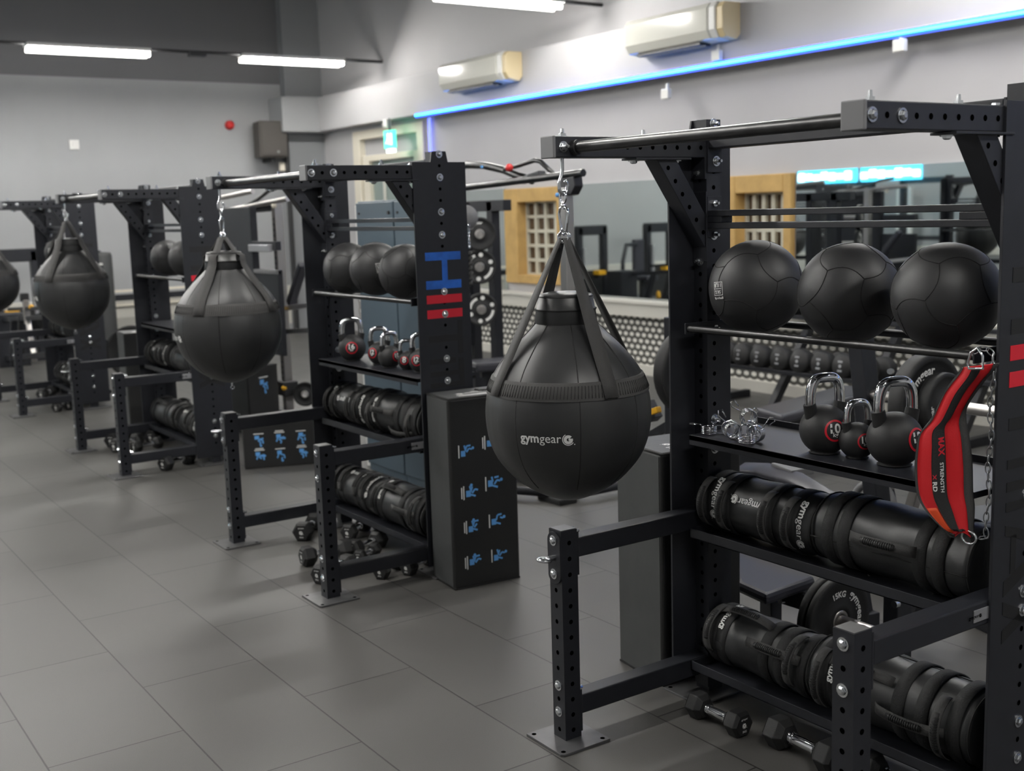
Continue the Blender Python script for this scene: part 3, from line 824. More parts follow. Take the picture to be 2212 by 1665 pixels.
make_bag(2, 1.166, .262, at(137, 478, x=RX[2] - .03).z, -94, 'third hanging black ball bag, in front of the farthest rack')
make_bag(3, 1.11, .262, 1.60, -94, 'farthest hanging black ball bag, cut off by the left edge of the picture')

# ------------------------------------------------------------------ medicine balls
gph = (1 + 5 ** .5) / 2
DOD = [V(v).normalized() for v in [(a, b, c) for a in (-1, 1) for b in (-1, 1) for c in (-1, 1)] + [(0, a / gph, b * gph) for a in (-1, 1) for b in (-1, 1)] + [(a / gph, b * gph, 0) for a in (-1, 1) for b in (-1, 1)] + [(a * gph, 0, b / gph) for a in (-1, 1) for b in (-1, 1)]]
DE = [(a, b) for a in range(20) for b in range(a) if abs((DOD[a] - DOD[b]).length - .7136) < .02]
def med_ball(c, R, label, group, seed, mark=None, up=(0, 0, 1), part=False):
    rnd = random.Random(seed)
    t = thing('medicine_ball', c, label, 'medicine ball', group)
    mb = MB(); mb.sphere((0, 0, 0), R, 48, 28)
    b = mb.build('ball_body', 'ball', t)
    E = Matrix.Rotation(rnd.random() * 6, 3, 'X') @ Matrix.Rotation(rnd.random() * 6, 3, 'Z')
    sm = MB()
    for p_, q in DE:
        a, d = E @ DOD[p_], E @ DOD[q]
        sd = a.cross(d).normalized()
        pts = []
        for f in range(9):
            w_ = a.lerp(d, f / 8).normalized(); w_ = (w_ + sd * .12 * math.sin(PI * f / 8)).normalized()
            pts.append(w_ * (R * .9985))
        sm.tube(pts, R * .0105, 5)
    sm.build('seam', 'seam', b)
    if mark:
        n = V(mark).normalized()
        g = MB(); s_ = R * .28
        fn = on_sphere((0, 0, 0), R, n, up, .0015)
        for x0, x1, y0, y1 in ((-.5, .5, .46, .5), (-.5, .5, -.5, -.46), (-.5, -.46, -.5, .5), (.46, .5, -.5, .5), (-.42, .42, -.02, .02)):
            vs = [];
            for f in range(7): vs += [fn((x0 + (x1 - x0) * f / 6) * s_, y0 * s_), fn((x0 + (x1 - x0) * f / 6) * s_, y1 * s_)]
            g.add(vs, [(2 * f, 2 * f + 2, 2 * f + 3, 2 * f + 1) for f in range(6)])
        decal(g, tnorm('11LB', .02), lambda x, y: fn(x, y - .25 * s_), s_ * .78)
        decal(g, tnorm('5KG', .02), lambda x, y: fn(x, y + .24 * s_), s_ * .66)
        decal(g, LOGO, lambda x, y: fn(x, y + .72 * s_), s_ * 1.05)
        g.build('weight_print', 'print', b)
    return t
def cdir(c, du=0.0, dv=0.0):
    """a direction on the visible side of a ball"""
    n = (CAM - V(c)).normalized(); e = V((0, 0, 1)).cross(n).normalized(); u = n.cross(e)
    return n * math.sqrt(max(.05, 1 - du * du - dv * dv)) + e * du + u * dv
c = V((.158, .058, 1.379)); med_ball(c, .147, 'black medicine ball with an upside-down white 11LB print on the nearest rack', 'medicine balls on the nearest rack', 3, cdir(c, -.78, -.02), (0.1, 0, -1))
c = V((.524, .055, 1.375)); med_ball(c, .145, 'plain black medicine ball in the middle on the nearest rack', 'medicine balls on the nearest rack', 8)
c = V((.846, .055, 1.380)); med_ball(c, .1425, 'plain black medicine ball on the nearest rack, close to the letter panel', 'medicine balls on the nearest rack', 14)
g2 = 'medicine balls on the second rack'
c = V((-2.680, .058, 1.372)); med_ball(c, .131, 'plain black medicine ball leftmost on the second rack', g2, 21)
c = V((-2.380, .058, 1.376)); med_ball(c, .131, 'black medicine ball with a tilted white weight print, middle of the second rack', g2, 25, cdir(c, .15, 0), (-.7, .1, 1))
c = V((-2.08, .058, 1.370)); med_ball(c, .130, 'plain black medicine ball beside the blue letter panel of the second rack', g2, 31)
g2 = 'medicine balls on the third rack'
c = V((-5.62, .08, 1.380)); med_ball(c, .125, 'black medicine ball with a white print near its top, left on the third rack', g2, 41, cdir(c, .2, .62), (-.2, 0, 1))
c = V((-5.22, .08, 1.380)); med_ball(c, .125, 'plain black medicine ball beside the panel of the third rack', g2, 45)
c = V((-8.85, .08, 1.380)); med_ball(c, .125, 'black medicine ball on the farthest rack, behind the third hanging bag', g2, 51, cdir(c, -.6, .1))

# ------------------------------------------------------------------ kettlebells
def kettlebell(c, s, rz, label, group, num='10', ring=0.0):
    """c: spot on the shelf, s: ball diameter, rz: direction the number faces"""
    t = thing('kettlebell', c, label, 'kettlebell', group, rz)
    R = s / 2
    pr = [(.0001, 0), (R * .55, 0), (R * .62, R * .03)]
    for q in range(3, 17):
        a = -PI / 2 + PI * q / 18 * 1.02
        pr.append((R * math.cos(a), R * .93 + R * math.sin(a)))
    pr.append((.0001, R * 1.93))
    b = MB().lathe(pr, 36).build('bell', 'kb', t)
    w_ = R * .68; h0 = R * 1.62; top = R * 3.02
    pts = []
    for q in range(25):
        a = PI * q / 24; x = math.cos(a); z = math.sin(a)
        x = math.copysign(abs(x) ** .55, x); z = z ** .62
        pts.append((0, x * w_ * (1 + .10 * z), h0 + (top - h0) * z))
    MB().tube(pts, R * .20, 14).build('handle', 'chrome', t)
    for q in (1, -1):
        e = V((0, q * w_ * .98, h0 + R * .10)); f = V((0, q * w_ * .80, h0 - R * .42))
        MB().cyl(f, e + (e - f) * .55, R * .29, 16, r2=R * .25).build('handle_collar', 'rubber', t)
    g = MB(); fn = on_sphere((0, 0, R * .93), R, (math.cos(ring), math.sin(ring), .12), (0, 0, 1), .001)
    n = 28
    vs = []
    for q in range(n + 1):
        a = 2 * PI * q / n
        vs += [fn(R * .36 * math.cos(a), R * .36 * math.sin(a)), fn(R * .44 * math.cos(a), R * .44 * math.sin(a))]
    g.add(vs, [(2 * q, 2 * q + 1, 2 * q + 3, 2 * q + 2) for q in range(n)])
    lab = g.build('ring_print', 'red', b); lab['label'] = 'red ring print'
    g = MB(); decal(g, tnorm(num, .03), lambda x, y: fn(x, y + R * .09), R * .42); decal(g, tnorm('kg', .02), lambda x, y: fn(x, y - R * .18), R * .22)
    g.build('number_print', 'print', b)
    return t
g1 = 'kettlebells on the nearest rack'
ZS = .9055
def kcam(c, off): return math.atan2(CAM.y - c[1], CAM.x - c[0]) + math.radians(off)
for (c, s, o, lab, n_) in (((.470, .02, ZS), .148, 25, 'middle-sized kettlebell on the nearest rack, beside the heap of spring clips', '10'),
                      ((.577, .035, ZS), .106, 26, 'smallest kettlebell on the nearest rack, between two larger ones', '10'),
                      ((.706, .035, ZS), .155, 53, 'largest kettlebell on the nearest rack, beside the red belt', '12')):
    kettlebell(c, s, kcam(c, 36), lab, g1, n_, math.radians(o - 36))
g1 = 'kettlebells on the second rack'
for (c, s, o, lab, n_) in (((-2.60, .015, ZS), .140, -2, 'largest kettlebell on the second rack, leftmost of five', '16'),
                      ((-2.37, .05, ZS), .118, -40, 'second kettlebell from the left on the second rack', '12'),
                      ((-2.21, .02, ZS), .112, 40, 'middle kettlebell of five on the second rack', '10'),
                      ((-2.09, .05, ZS), .092, -20, 'smallest kettlebell on the second rack', '8'),
                      ((-1.955, .05, ZS), .118, -25, 'kettlebell on the second rack half hidden by the letter panel', '12')):
    kettlebell(c, s, kcam(c, o * .4 + 12), lab, g1, n_, math.radians(o * .6 - 12))

# ------------------------------------------------------------------ sandbags
def sandbag(c, L, R, label, group, kind='b', spin=0.0, yaw=0.0, num=None, tilt=0.0):
    """lies along x; spin turns the handles around the axis"""
    t = thing('sandbag', c, label, 'sandbag', group)
    rnd = random.Random(label)
    vs = []; fs = []; n = 40; prof = []
    m = 30
    for q in range(m + 1):
        x = -L / 2 + L * q / m
        e = min(q, m - q) / m * L
        r_ = R * (.93 + .07 * min(1, e / (.05 * 1.0)))
        r_ *= 1 + .018 * math.sin(x * 38 + c[0] * 5)
        prof.append((x, r_))
    prof = [(-L / 2 - .006, R * .55), (-L / 2, R * .86)] + prof + [(L / 2, R * .86), (L / 2 + .006, R * .55)]
    for x, r_ in prof:
        for k in range(n):
            a = 2 * PI * k / n
            w_ = 1 + .012 * math.sin(3 * a + x * 17) + .008 * math.sin(7 * a - x * 31)
            vs.append((x, r_ * w_ * math.cos(a), r_ * w_ * math.sin(a) * .97))
    M_ = len(prof)
    for q in range(M_ - 1):
        for k in range(n): fs.append((q * n + k, (q + 1) * n + k, (q + 1) * n + (k + 1) % n, q * n + (k + 1) % n))
    fs += [tuple(range(n)), tuple(range((M_ - 1) * n + n - 1, (M_ - 1) * n - 1, -1))]
    body = MB().add(vs, fs, 0, True).build('bag_body', 'sand', t)
    sm = MB()
    for sx in (-1, 1):
        sm.tube([(sx * (L / 2 - .002), R * .955 * math.cos(2 * PI * k / 32), R * .93 * math.sin(2 * PI * k / 32)) for k in range(32)], .0022, 5, closed=True)
    sm.tube([(x, R * .985 * 1.012 * math.cos(.9 + spin), R * .97 * 1.012 * math.sin(.9 + spin)) for x in [-L / 2 + L * q / 20 for q in range(21)]], .0018, 5)
    sm.build('seam', 'seam', body)
    bands = {'a': (-.42, -.26, .13, .33), 'b': (-.38, -.27, .22, .33), 'c': (-.40, -.30, .10, .24, .42)}[kind]
    for f in bands:
        x = f * L; bm = MB()
        bm.lathe([(R * 1.0, -.021), (R * 1.028, -.020), (R * 1.028, .020), (R * 1.0, .021)], 40, 0, frame(V((x, 0, 0)), (0, 1, 0), (0, 0, 1)))
        bm.build('band', 'sandtrim', t)
    def pol(x, a, r_): return V((x, r_ * math.cos(a + spin), r_ * math.sin(a + spin) * .98))
    hl = {'a': [('r', -.45, 2.75), ('r', -.27, 2.75), ('r', .13, 2.75), ('r', .33, 2.75)], 'b': [('x', 0, 2.2), ('x', 0, .6)], 'c': [('x', -.15, 1.9), ('x', .18, 2.6), ('r', .35, 2.6), ('r', -.4, 2.5)]}[kind]
    for typ, f, a0 in hl:
        x = f * L
        if typ == 'r':      # handle around the girth: flat web, roped grip, web end
            aa = [a0 - .85 + 1.7 * q / 16 for q in range(17)]
            pts = [pol(x, a, R * 1.03 + .004 + .017 * math.sin(PI * q / 16) ** .7) for q, a in enumerate(aa)]
        else:               # handle along the bag
            pts = [pol(x - .11 + .22 * q / 16, a0, R * 1.02 + .004 + .026 * math.sin(PI * q / 16) ** .6) for q in range(17)]
        nr = [V((0, q.y, q.z)).normalized() for q in pts]
        h = MB().ribbon(pts, nr, .030, .003).build('handle', 'web', t)
        g = MB(); mid = pts[4:13]; g.tube(mid, .0095, 8)
        for q in range(1, 8):
            for s_ in (0, .5):
                pp = mid[q].lerp(mid[min(q + 1, 8)], s_); tg = (mid[min(q + 1, 8)] - mid[q - 1]).normalized()
                g.cyl(pp - tg * .0018, pp + tg * .0018, .0115, 8)
        g.build('grip', 'rubber', h)
    def pr_(poly, fn, size):
        decal(MB(), poly, fn, size).build('white_print', 'print', body)
    if kind == 'a':
        pr_(LOGO, on_cyl((-.06 * L, 0, 0), (-1, 0, 0), pol(0, 2.45, 1), R * 1.01, off=.002), .15)
        pr_(LOGO, lambda x, y: on_cyl((-.365 * L, 0, 0), (-1, 0, 0), pol(0, 2.55, 1), R * 1.01, off=.002)(-y, x), .15)
        pr_(LOGO, lambda x, y: on_cyl((.42 * L, 0, 0), (-1, 0, 0), pol(0, 2.75, 1), R * 1.01, off=.002)(-y, x), .16)
    elif kind == 'c':
        pr_(LOGO, lambda x, y: on_cyl((-.33 * L, 0, 0), (1, 0, 0), pol(0, 1.9, 1), R * 1.03, off=.003)(-y, x), .13)
    if num:
        pr_(tnorm(num, .02), on_plane(frame(V((L / 2 + .006, 0, 0)), (0, .75, -.66), (0, .66, .75)), .002), .085)
    t.rotation_euler = (0, tilt, yaw)
    return t
TU, TL = .567, .112
g1 = 'sandbags on the nearest rack'
sandbag((.238, .055, TU + .103), .46, .098, 'sandbag with roped handles and white wordmarks, upper tray of the nearest rack', g1, 'a', 0.25)
sandbag((.740, .058, TU + .112), .52, .108, 'fat plain sandbag with broad bands, upper tray of the nearest rack', g1, 'b', 2.35)
sandbag((.238, .055, TL + .103), .46, .098, 'sandbag marked 10K, left on the lower tray of the nearest rack', g1, 'c', 0.1, num='10KG')
sandbag((.745, .055, TL + .117), .55, .112, 'slumped sandbag with a drooping handle, on the lower tray behind the nearest short leg', g1, 'c', 0.55, tilt=.0)
g1 = 'sandbags on the second rack'
def off(i, x, y, z): return (RX[i] + x, RY[i] + y, z)
sandbag(off(1, .20, .055, TU + .105), .42, .10, 'strapped sandbag with white marks, left on the upper tray of the second rack', g1, 'a', 0.35)
sandbag(off(1, .70, .055, TU + .110), .52, .106, 'banded sandbag near the panel on the upper tray of the second rack', g1, 'c', 1.0)
sandbag(off(1, .22, .055, TL + .105), .40, .10, 'sandbag with white wordmarks, left on the lower tray of the second rack', g1, 'a', -.45)
sandbag(off(1, .70, .055, TL + .109), .50, .105, 'sandbag with a weight mark on its end, lower tray of the second rack', g1, 'c', 0.35, num='10KG')
g1 = 'sandbags on the third rack'
sandbag(off(2, .18, .055, TU + .105), .40, .10, 'strapped sandbag on the upper tray of the third rack, left of the second bag', g1, 'a', 0.3)
sandbag(off(2, .70, .055, TU + .105), .48, .10, 'sandbag on the upper tray of the third rack, hidden behind the second bag', g1, 'b', 0.3)
sandbag(off(2, .17, .055, TL + .113), .50, .108, 'smooth sandbag with one side handle, left on the lower tray of the third rack', g1, 'b', 0.1)
sandbag(off(2, .72, .055, TL + .111), .48, .106, 'crumpled strapped sandbag on the lower tray of the third rack', g1, 'a', -.2, num='15KG')
g1 = 'sandbags on the farthest rack'
sandbag(off(3, .25, .055, TU + .105), .44, .10, 'sandbag on the upper tray of the farthest rack, behind the third bag', g1, 'a', 0.2)
sandbag(off(3, .35, .055, TL + .113), .52, .108, 'strapped sandbag on the lower tray of the farthest rack', g1, 'a', -.1)

# ------------------------------------------------------------------ hex dumbbells on the floor
def hex_dumbbell(u1, v1, u2, v2, R, label, group, L=None, roll=0.0, z=None, lift=0.0):
    h = R * .866
    a = at(u1, v1, z=h + lift); b = at(u2, v2, z=h + lift)
    c = (a + b) / 2; d = (b - a); d.z = 0; d.normalize()
    hw = R * 1.35; L = L or R * 4.9
    t = thing('hex_dumbbell', (c.x, c.y, h + lift), label, 'dumbbell', group, math.atan2(d.y, d.x))
    for s_ in (-1, 1):
        vs = []; fs = []
        for x, r_ in ((L / 2 - hw, R * .62), (L / 2 - hw * .72, R), (L / 2 - hw * .16, R), (L / 2, R * .72)):
            for k in range(6):
                a_ = PI / 3 * k; vs.append((s_ * x, r_ * math.cos(a_), r_ * math.sin(a_)))
        for q in range(3):
            for k in range(6):
                f = (q * 6 + k, (q + 1) * 6 + k, (q + 1) * 6 + (k + 1) % 6, q * 6 + (k + 1) % 6)
                fs.append(f if s_ > 0 else f[::-1])
        fs += [tuple(range(6)) if s_ < 0 else tuple(range(5, -1, -1)), tuple(range(18, 24)) if s_ > 0 else tuple(range(23, 17, -1))]
        hd = MB().add(vs, fs).build('head', 'rubber', t, R * .05)
        g = MB(); F = frame(V((s_ * L / 2, 0, 0)), (0, s_, 0), (0, 0, 1))
        decal(g, EMB, on_plane(F, .001), R * .42)
        decal(g, tnorm('gymgear', .01), lambda x, y: F @ V((x, y + R * .42, .001)), R * .6)
        decal(g, tnorm('5KG', .02), lambda x, y: F @ V((x, y - R * .42, .001)), R * .38)
        g.build('head_print', 'print', hd)
    hl = L / 2 - hw
    pr = []
    for q in range(13):
        x = -hl + 2 * hl * q / 12
        pr.append((R * (.27 + .05 * math.sin(PI * q / 12)), x))
    g = MB().lathe(pr, 14, 0, frame(V((0, 0, 0)), (0, 1, 0), (0, 0, 1)))
    for x in (-hl * .93, -hl * .72, hl * .72, hl * .93): g.cyl((x - R * .05, 0, 0), (x + R * .05, 0, 0), R * .36, 14)
    g.build('handle', 'chrome', t)
    return t
g1 = 'hex dumbbells under the nearest rack'
hex_dumbbell(1507, 1521, 1597, 1562, .046, 'black hex dumbbell lying leftmost under the nearest rack', g1)
hex_dumbbell(1688, 1582, 1790, 1632, .054, 'black hex dumbbell under the nearest rack, half behind its near leg', g1)
hex_dumbbell(1905, 1668, 1990, 1700, .05, 'black hex dumbbell under the nearest rack, to the right of its near leg', g1)
g1 = 'hex dumbbells under the second rack'
for u1, v1, u2, v2, R, lab, lift in (
        (646, 1155, 690, 1118, .054, 'hex dumbbell under the second rack with its marked end facing the aisle, leftmost', 0),
        (668, 1200, 742, 1186, .052, 'hex dumbbell poking out left of the second rack near leg, middle one', 0),
        (692, 1240, 752, 1216, .048, 'hex dumbbell partly behind the near leg of the second rack, lowest one', 0),
        (752, 1150, 790, 1128, .046, 'small hex dumbbell standing deep under the second rack tray', 0.0),
        (757, 1188, 826, 1160, .05, 'hex dumbbell with bright handle lying across under the second rack', 0),
        (775, 1204, 812, 1184, .036, 'smallest hex dumbbell under the second rack', 0),
        (826, 1232, 858, 1212, .042, 'hex dumbbell under the near lower beam of the second rack', 0),
        (888, 1222, 925, 1205, .044, 'hex dumbbell under the near lower beam of the second rack, beside the foam box', 0)):
    hex_dumbbell(u1, v1, u2, v2, R, lab, g1, lift=lift)
g1 = 'hex dumbbells under the third rack'
for u1, v1, u2, v2, R, lab in (
        (237, 953, 275, 936, .058, 'hex dumbbell leftmost under the third rack'),
        (252, 962, 296, 950, .056, 'hex dumbbell behind the near leg of the third rack'),
        (303, 940, 330, 925, .052, 'upright looking hex dumbbell under the third rack tray'),
        (322, 946, 352, 930, .052, 'hex dumbbell in the middle under the third rack'),
        (292, 965, 345, 955, .046, 'hex dumbbell with bright handle under the third rack'),
        (352, 1002, 412, 985, .056, 'hex dumbbell under the near lower beam of the third rack')):
    hex_dumbbell(u1, v1, u2, v2, R, lab, g1)
g1 = 'hex dumbbells under the farthest rack'
for u1, v1, u2, v2, R, lab in (
        (88, 852, 115, 842, .058, 'hex dumbbell leftmost under the farthest rack'),
        (104, 845, 132, 835, .056, 'hex dumbbell in the middle under the farthest rack'),
        (120, 880, 148, 870, .05, 'hex dumbbell in front under the farthest rack'),
        (150, 874, 172, 866, .05, 'hex dumbbell beside the panel of the farthest rack')):
    hex_dumbbell(u1, v1, u2, v2, R, lab, g1)

# ------------------------------------------------------------------ spring clips on the flat shelf
def clip_proto():
    t = thing('spring_collar_clip', (0, 0, 0), '', 'clip')
    R = .025; mb = MB(); pts = []
    for q in range(4 * 20 + 12): a = 2 * PI * q / 20; pts.append((R * math.cos(a), -.010 + .0052 * q / 20 * 1.0, R * math.sin(a)))
    mb.tube(pts, .0019, 6); mb.build('coil', 'chrome', t)
    for p0, sgn in ((V(pts[0]), 1), (V(pts[-1]), -1)):
        y = p0.y; b = p0; e = V((p0.x, 0, p0.z)).normalized(); tg = V((-e.z, 0, e.x)) * -sgn
        h = [b, b + e * .012 + tg * .004, b + e * .040 + tg * .010, b + e * .052 + tg * .002, b + e * .048 - tg * .010, b + e * .020 - tg * .006]
        MB().tube(h, .0019, 6).build('grip_loop', 'chrome', t)
    return t
c0 = clip_proto()
cl = [((.035, -.03, ZS + .013), (1.57, 0, .5), 'spring clip lying flat at the left end of the clip heap'),
      ((.120, -.02, ZS + .0275), (0.1, .5, .3), 'spring clip standing with tall loop, left in the clip heap'),
      ((.150, -.035, ZS + .0275), (.1, 1.3, 1.2), 'spring clip lying on its side at the front of the clip heap'),
      ((.188, -.01, ZS + .0275), (.2, 2.2, .8), 'spring clip in the middle of the clip heap'),
      ((.170, .03, ZS + .0275), (0, .9, 2.0), 'spring clip at the back of the clip heap'),
      ((.182, .0, ZS + .070), (.4, 1.0, 1.6), 'spring clip on top of the clip heap'),
      ((.232, -.02, ZS + .0275), (.0, 2.7, .2), 'spring clip with tall loop at the right of the clip heap'),
      ((.228, -.055, ZS + .013), (1.57, 0, 2.4), 'spring clip lying flat at the front edge of the shelf')]
for i, (l, r_, lab) in enumerate(cl):
    o = c0 if i == 0 else dup(c0, l, lab)
    o.location = l; o.rotation_euler = r_; o['label'] = lab; o['group'] = 'spring clips heaped on the shelf'

# ------------------------------------------------------------------ red belt and its chain
EL = [(2080, 793), (2071.5, 807.7), (2041, 847.7), (2013.5, 905.7), (1988.7, 936), (1981.8, 969), (1979, 1016), (1984.5, 1068.7), (2005, 1107), (2041, 1144.7), (2062, 1156)]
ER = [(2148, 785), (2142, 799.4), (2115.7, 831), (2088, 872.6), (2075, 905.7), (2079.8, 944), (2085, 1002), (2086.7, 1066), (2092, 1099), (2095, 1151.6), (2098, 1158)]
def resamp(P_, n):
    out = []; m = len(P_) - 1
    for q in range(n):
        f = q / (n - 1) * m; i = min(int(f), m - 1); f -= i
        p0, p1, p2, p3 = P_[max(i - 1, 0)], P_[i], P_[i + 1], P_[min(i + 2, m)]
        out.append(tuple(.5 * (2 * p1[k] + (p2[k] - p0[k]) * f + (2 * p0[k] - 5 * p1[k] + 4 * p2[k] - p3[k]) * f * f + (3 * p1[k] - p0[k] - 3 * p2[k] + p3[k]) * f ** 3) for k in (0, 1)))
    return out
nb = 41; eL, eR = resamp(EL, nb), resamp(ER, nb)
BL = [at(*q, y=-.165 + .03 * abs(i / (nb - 1) - .5)) for i, q in enumerate(eL)]
BR = [at(*q, y=-.128) for q in eR]
belt = thing('lifting_belt', BR[0], 'red padded lifting belt with black webbing, hanging from the nearest rack', 'belt')
o0 = V(BR[0])
def bp(i, s, lift=0.0):
    i = max(0, min(nb - 1.0001, i)); k = int(i); f = i - k
    a = BL[k].lerp(BL[k + 1], f); b = BR[k].lerp(BR[k + 1], f)
    q = a.lerp(b, s); t_ = (BL[k + 1] - BL[k]) + (BR[k + 1] - BR[k]); n = t_.cross(b - a).normalized()
    if n.dot(CAM - q) < 0: n = -n
    return q + n * (lift + .016 * math.sin(PI * s)) - o0
def strip(s0, s1, lo, hi, i0=0, i1=nb - 1, ns=9, ni=41):
    mb = MB(); vs = []; fs = []
    for a in range(ni):
        for b in range(ns): vs.append(bp(i0 + (i1 - i0) * a / (ni - 1), s0 + (s1 - s0) * b / (ns - 1), hi))
    N = len(vs)
    for a in range(ni):
        for b in range(ns): vs.append(bp(i0 + (i1 - i0) * a / (ni - 1), s0 + (s1 - s0) * b / (ns - 1), lo))
    for a in range(ni - 1):
        for b in range(ns - 1):
            f = (a * ns + b, (a + 1) * ns + b, (a + 1) * ns + b + 1, a * ns + b + 1)
            fs.append(f); fs.append(tuple(N + q for q in f[::-1]))
        for b in (0, ns - 1): fs.append((a * ns + b, (a + 1) * ns + b, N + (a + 1) * ns + b, N + a * ns + b))
    for a in (0, ni - 1):
        for b in range(ns - 1): fs.append((a * ns + b, a * ns + b + 1, N + a * ns + b + 1, N + a * ns + b))
    return mb.add(vs, fs, 0, True)
bb = strip(0.02, .98, -.006, 0).build('pad', 'beltred', belt)
strip(-.035, .03, -.008, .0015, ns=3).build('edge_binding', 'web', belt)
strip(.97, 1.10, -.012, .0015, ns=3).build('edge_binding', 'web', belt)
wb_ = strip(.37, .66, .0005, .003, 2, nb - 1).build('webbing', 'sandtrim', belt)
strip(.05, .34, .0004, .0012, 31, 38, 7, 9).build('patch', 'orange', belt)['label'] = 'orange patch'
g = MB(); g2_ = MB()
def on_belt(i0, s0, ky=1.0):   # x runs down the belt, y across it
    Ls = (BL[26] - BL[18]).length / 8
    Ws = (BR[22] - BL[22]).length
    return lambda x, y: bp(i0 + x / Ls, s0 + y / Ws, .0036)
decal(g, tnorm('MAX', .03), on_belt(20.5, .585), .045)
decal(g2_, tnorm('STRENGTH', .015), on_belt(25.3, .585), .060)
decal(MB(), tnorm('RD', .03), on_belt(26.6, .435), .020).build('white_letters', 'print', wb_)
g.build('red_lettering', 'red', wb_); decal(MB(), tnorm('X', .03), on_belt(25.2, .435), .011).build('red_letter', 'red', wb_); g2_.build('white_lettering', 'print', wb_)
r0 = bp(1.2, .5, .01)
MB().tube([r0 + V((.022, .0, .0)) + V((0, 0, .0)), r0 + V((.020, 0, .03)), r0 + V((.006, 0, .048)), r0 + V((-.012, 0, .036)), r0 + V((-.020, 0, .008)), r0 + V((-.016, 0, -.004))], .0032, 8, closed=True).build('d_ring', 'bolt', belt)
r1 = bp(nb - 1, .8, .0)
MB().tube([r1 + V((.02 * math.cos(2 * PI * q / 16), .005, -.012 + .016 * math.sin(2 * PI * q / 16))) for q in range(16)], .003, 8, closed=True).build('d_ring', 'bolt', belt)
chn = MB()
cp = [(1.045, -.113, 1.262), (1.060, -.113, 1.275), (1.082, -.113, 1.274), (1.097, -.113, 1.262)] + [(1.100 - .0015 * q / 14 + .004 * math.sin(q * .9), -.118, 1.24 - .0205 * q) for q in range(22)] + [(1.082, -.122, .805)]
for i in range(len(cp) - 1):
    a, b = V(cp[i]), V(cp[i + 1]); d = (b - a).normalized(); m_ = (a + b) / 2; h = (b - a).length * .66
    sd = d.cross(V((1, .4, 0) if i % 2 else (-.4, 1, 0))).normalized()
    chn.tube([m_ + d * (h * math.cos(q)) + sd * (.0058 * math.sin(q)) for q in [2 * PI * k / 14 for k in range(14)]], .0017, 6, closed=True)
ch = chn.build('chain', 'chain'); tag(ch, 'thin steel chain hanging beside the red belt along the panel edge', 'chain')

# ------------------------------------------------------------------ foam plyo boxes
def icon(mb_b, mb_w, F, x, y, s, k, rot=0.0):
    """small blue pictogram with white caption lines"""
    c_, s_ = math.cos(rot), math.sin(rot)
    def q(px, py): return F @ V((x + (px * c_ - py * s_) * s, y + (px * s_ + py * c_) * s, .0012))
    def bar(m, a, b, w_):
        d = V((b[0] - a[0], b[1] - a[1])); d.normalize(); n = V((-d.y, d.x)) * w_ / 2
        m.add([q(a[0] - n.x, a[1] - n.y), q(b[0] - n.x, b[1] - n.y), q(b[0] + n.x, b[1] + n.y), q(a[0] + n.x, a[1] + n.y)], [(0, 1, 2, 3)])
    bar(mb_w, (-.55, .62), (.55, .62), .10)
    if k % 2: bar(mb_w, (-.45, .80), (.45, .80), .10)
    bar(mb_b, (-.45 + .1 * (k % 3), .22), (.05 + .1 * (k % 3), .22), .42)
    lim = [((-.1, -.1), (.2, -.35)), ((.2, -.35), (.1, -.62)), ((.0, .0), (.42, -.12)), ((.42, -.12), (.45, -.5)), ((-.2, .02), (-.35, -.4)), ((.1, 0), (.5, .1))]
    for j, (a, b) in enumerate(lim):
        if (j + k) % 5 == 4: continue
        bar(mb_b, a, b, .15)
    hx_, hy_ = (.55, -.05) if k % 2 else (.2, -.72)
    mb_b.add([q(hx_ + .13 * math.cos(2 * PI * i / 10), hy_ + .13 * math.sin(2 * PI * i / 10)) for i in range(10)], [tuple(range(10))])
def foam_box(loc, dx, dy, dz, rz, label, faces=('x',), icons=(), side_mats=None, top=True):
    t = thing('foam_plyo_box', loc, label, 'plyo box', 'black foam plyo boxes between the racks', rz)
    b = MB().box(0, dx, 0, dy, .0, dz).build('box_body', 'foam', t, .012, seg=3)
    MB().box(.012, dx - .012, -.0012, .0006, .012, dz - .012).build('lit_side', 'foampale', t)  # aisle side coloured paler, the light on it painted in
    MB().box(.012, dx - .012, .012, dy - .012, dz - .0006, dz + .0012).build('lit_top', 'foampale', t)  # top coloured paler too, as lit from above
    for z in (.004, dz - .004):
        MB().tube([(.004, .004, z), (dx - .004, .004, z), (dx - .004, dy - .004, z), (.004, dy - .004, z)], .005, 6, closed=True).build('piping', 'seam', b)
    F = frame(V((dx, 0, 0)), (0, 1, 0), (0, 0, 1))
    for k, (y, z, s, rot) in enumerate(icons):
        mb_b, mb_w = MB(), MB()
        icon(mb_b, mb_w, F, y, z, s, k, rot)
        mb_b.build('pictogram', 'skyblue', b)['label'] = 'blue exercise pictogram'; mb_w.build('caption_print', 'print', b)
    if top:
        g = MB(); decal(g, LOGO, on_plane(frame(V((dx * .55, dy * .5, dz + .001)), (.2, -1, 0), (1, .2, 0)), .001), .17)
        for q in range(2): g.box(dx * .72 + .02 * q, dx * .72 + .02 * q + .007, dy * .22, dy * .75, dz + .001, dz + .0016)
        g.build('top_print', 'print', b)
        MB().box(dx * .32, dx * .52, dy * .62, dy * .9, dz + .001, dz + .008).build('handle_slot', 'rubber', b, .004)
    return t
ic = [(.075, .615, 0.051, PI / 2), (.095, .43, 0.056, PI / 2), (.205, .455, 0.058, PI / 2), (.10, .275, 0.053, PI / 2), (.215, .285, 0.055, PI / 2), (.10, .115, 0.055, PI / 2), (.22, .125, 0.053, PI / 2), (.205, .64, 0.055, PI / 2)]
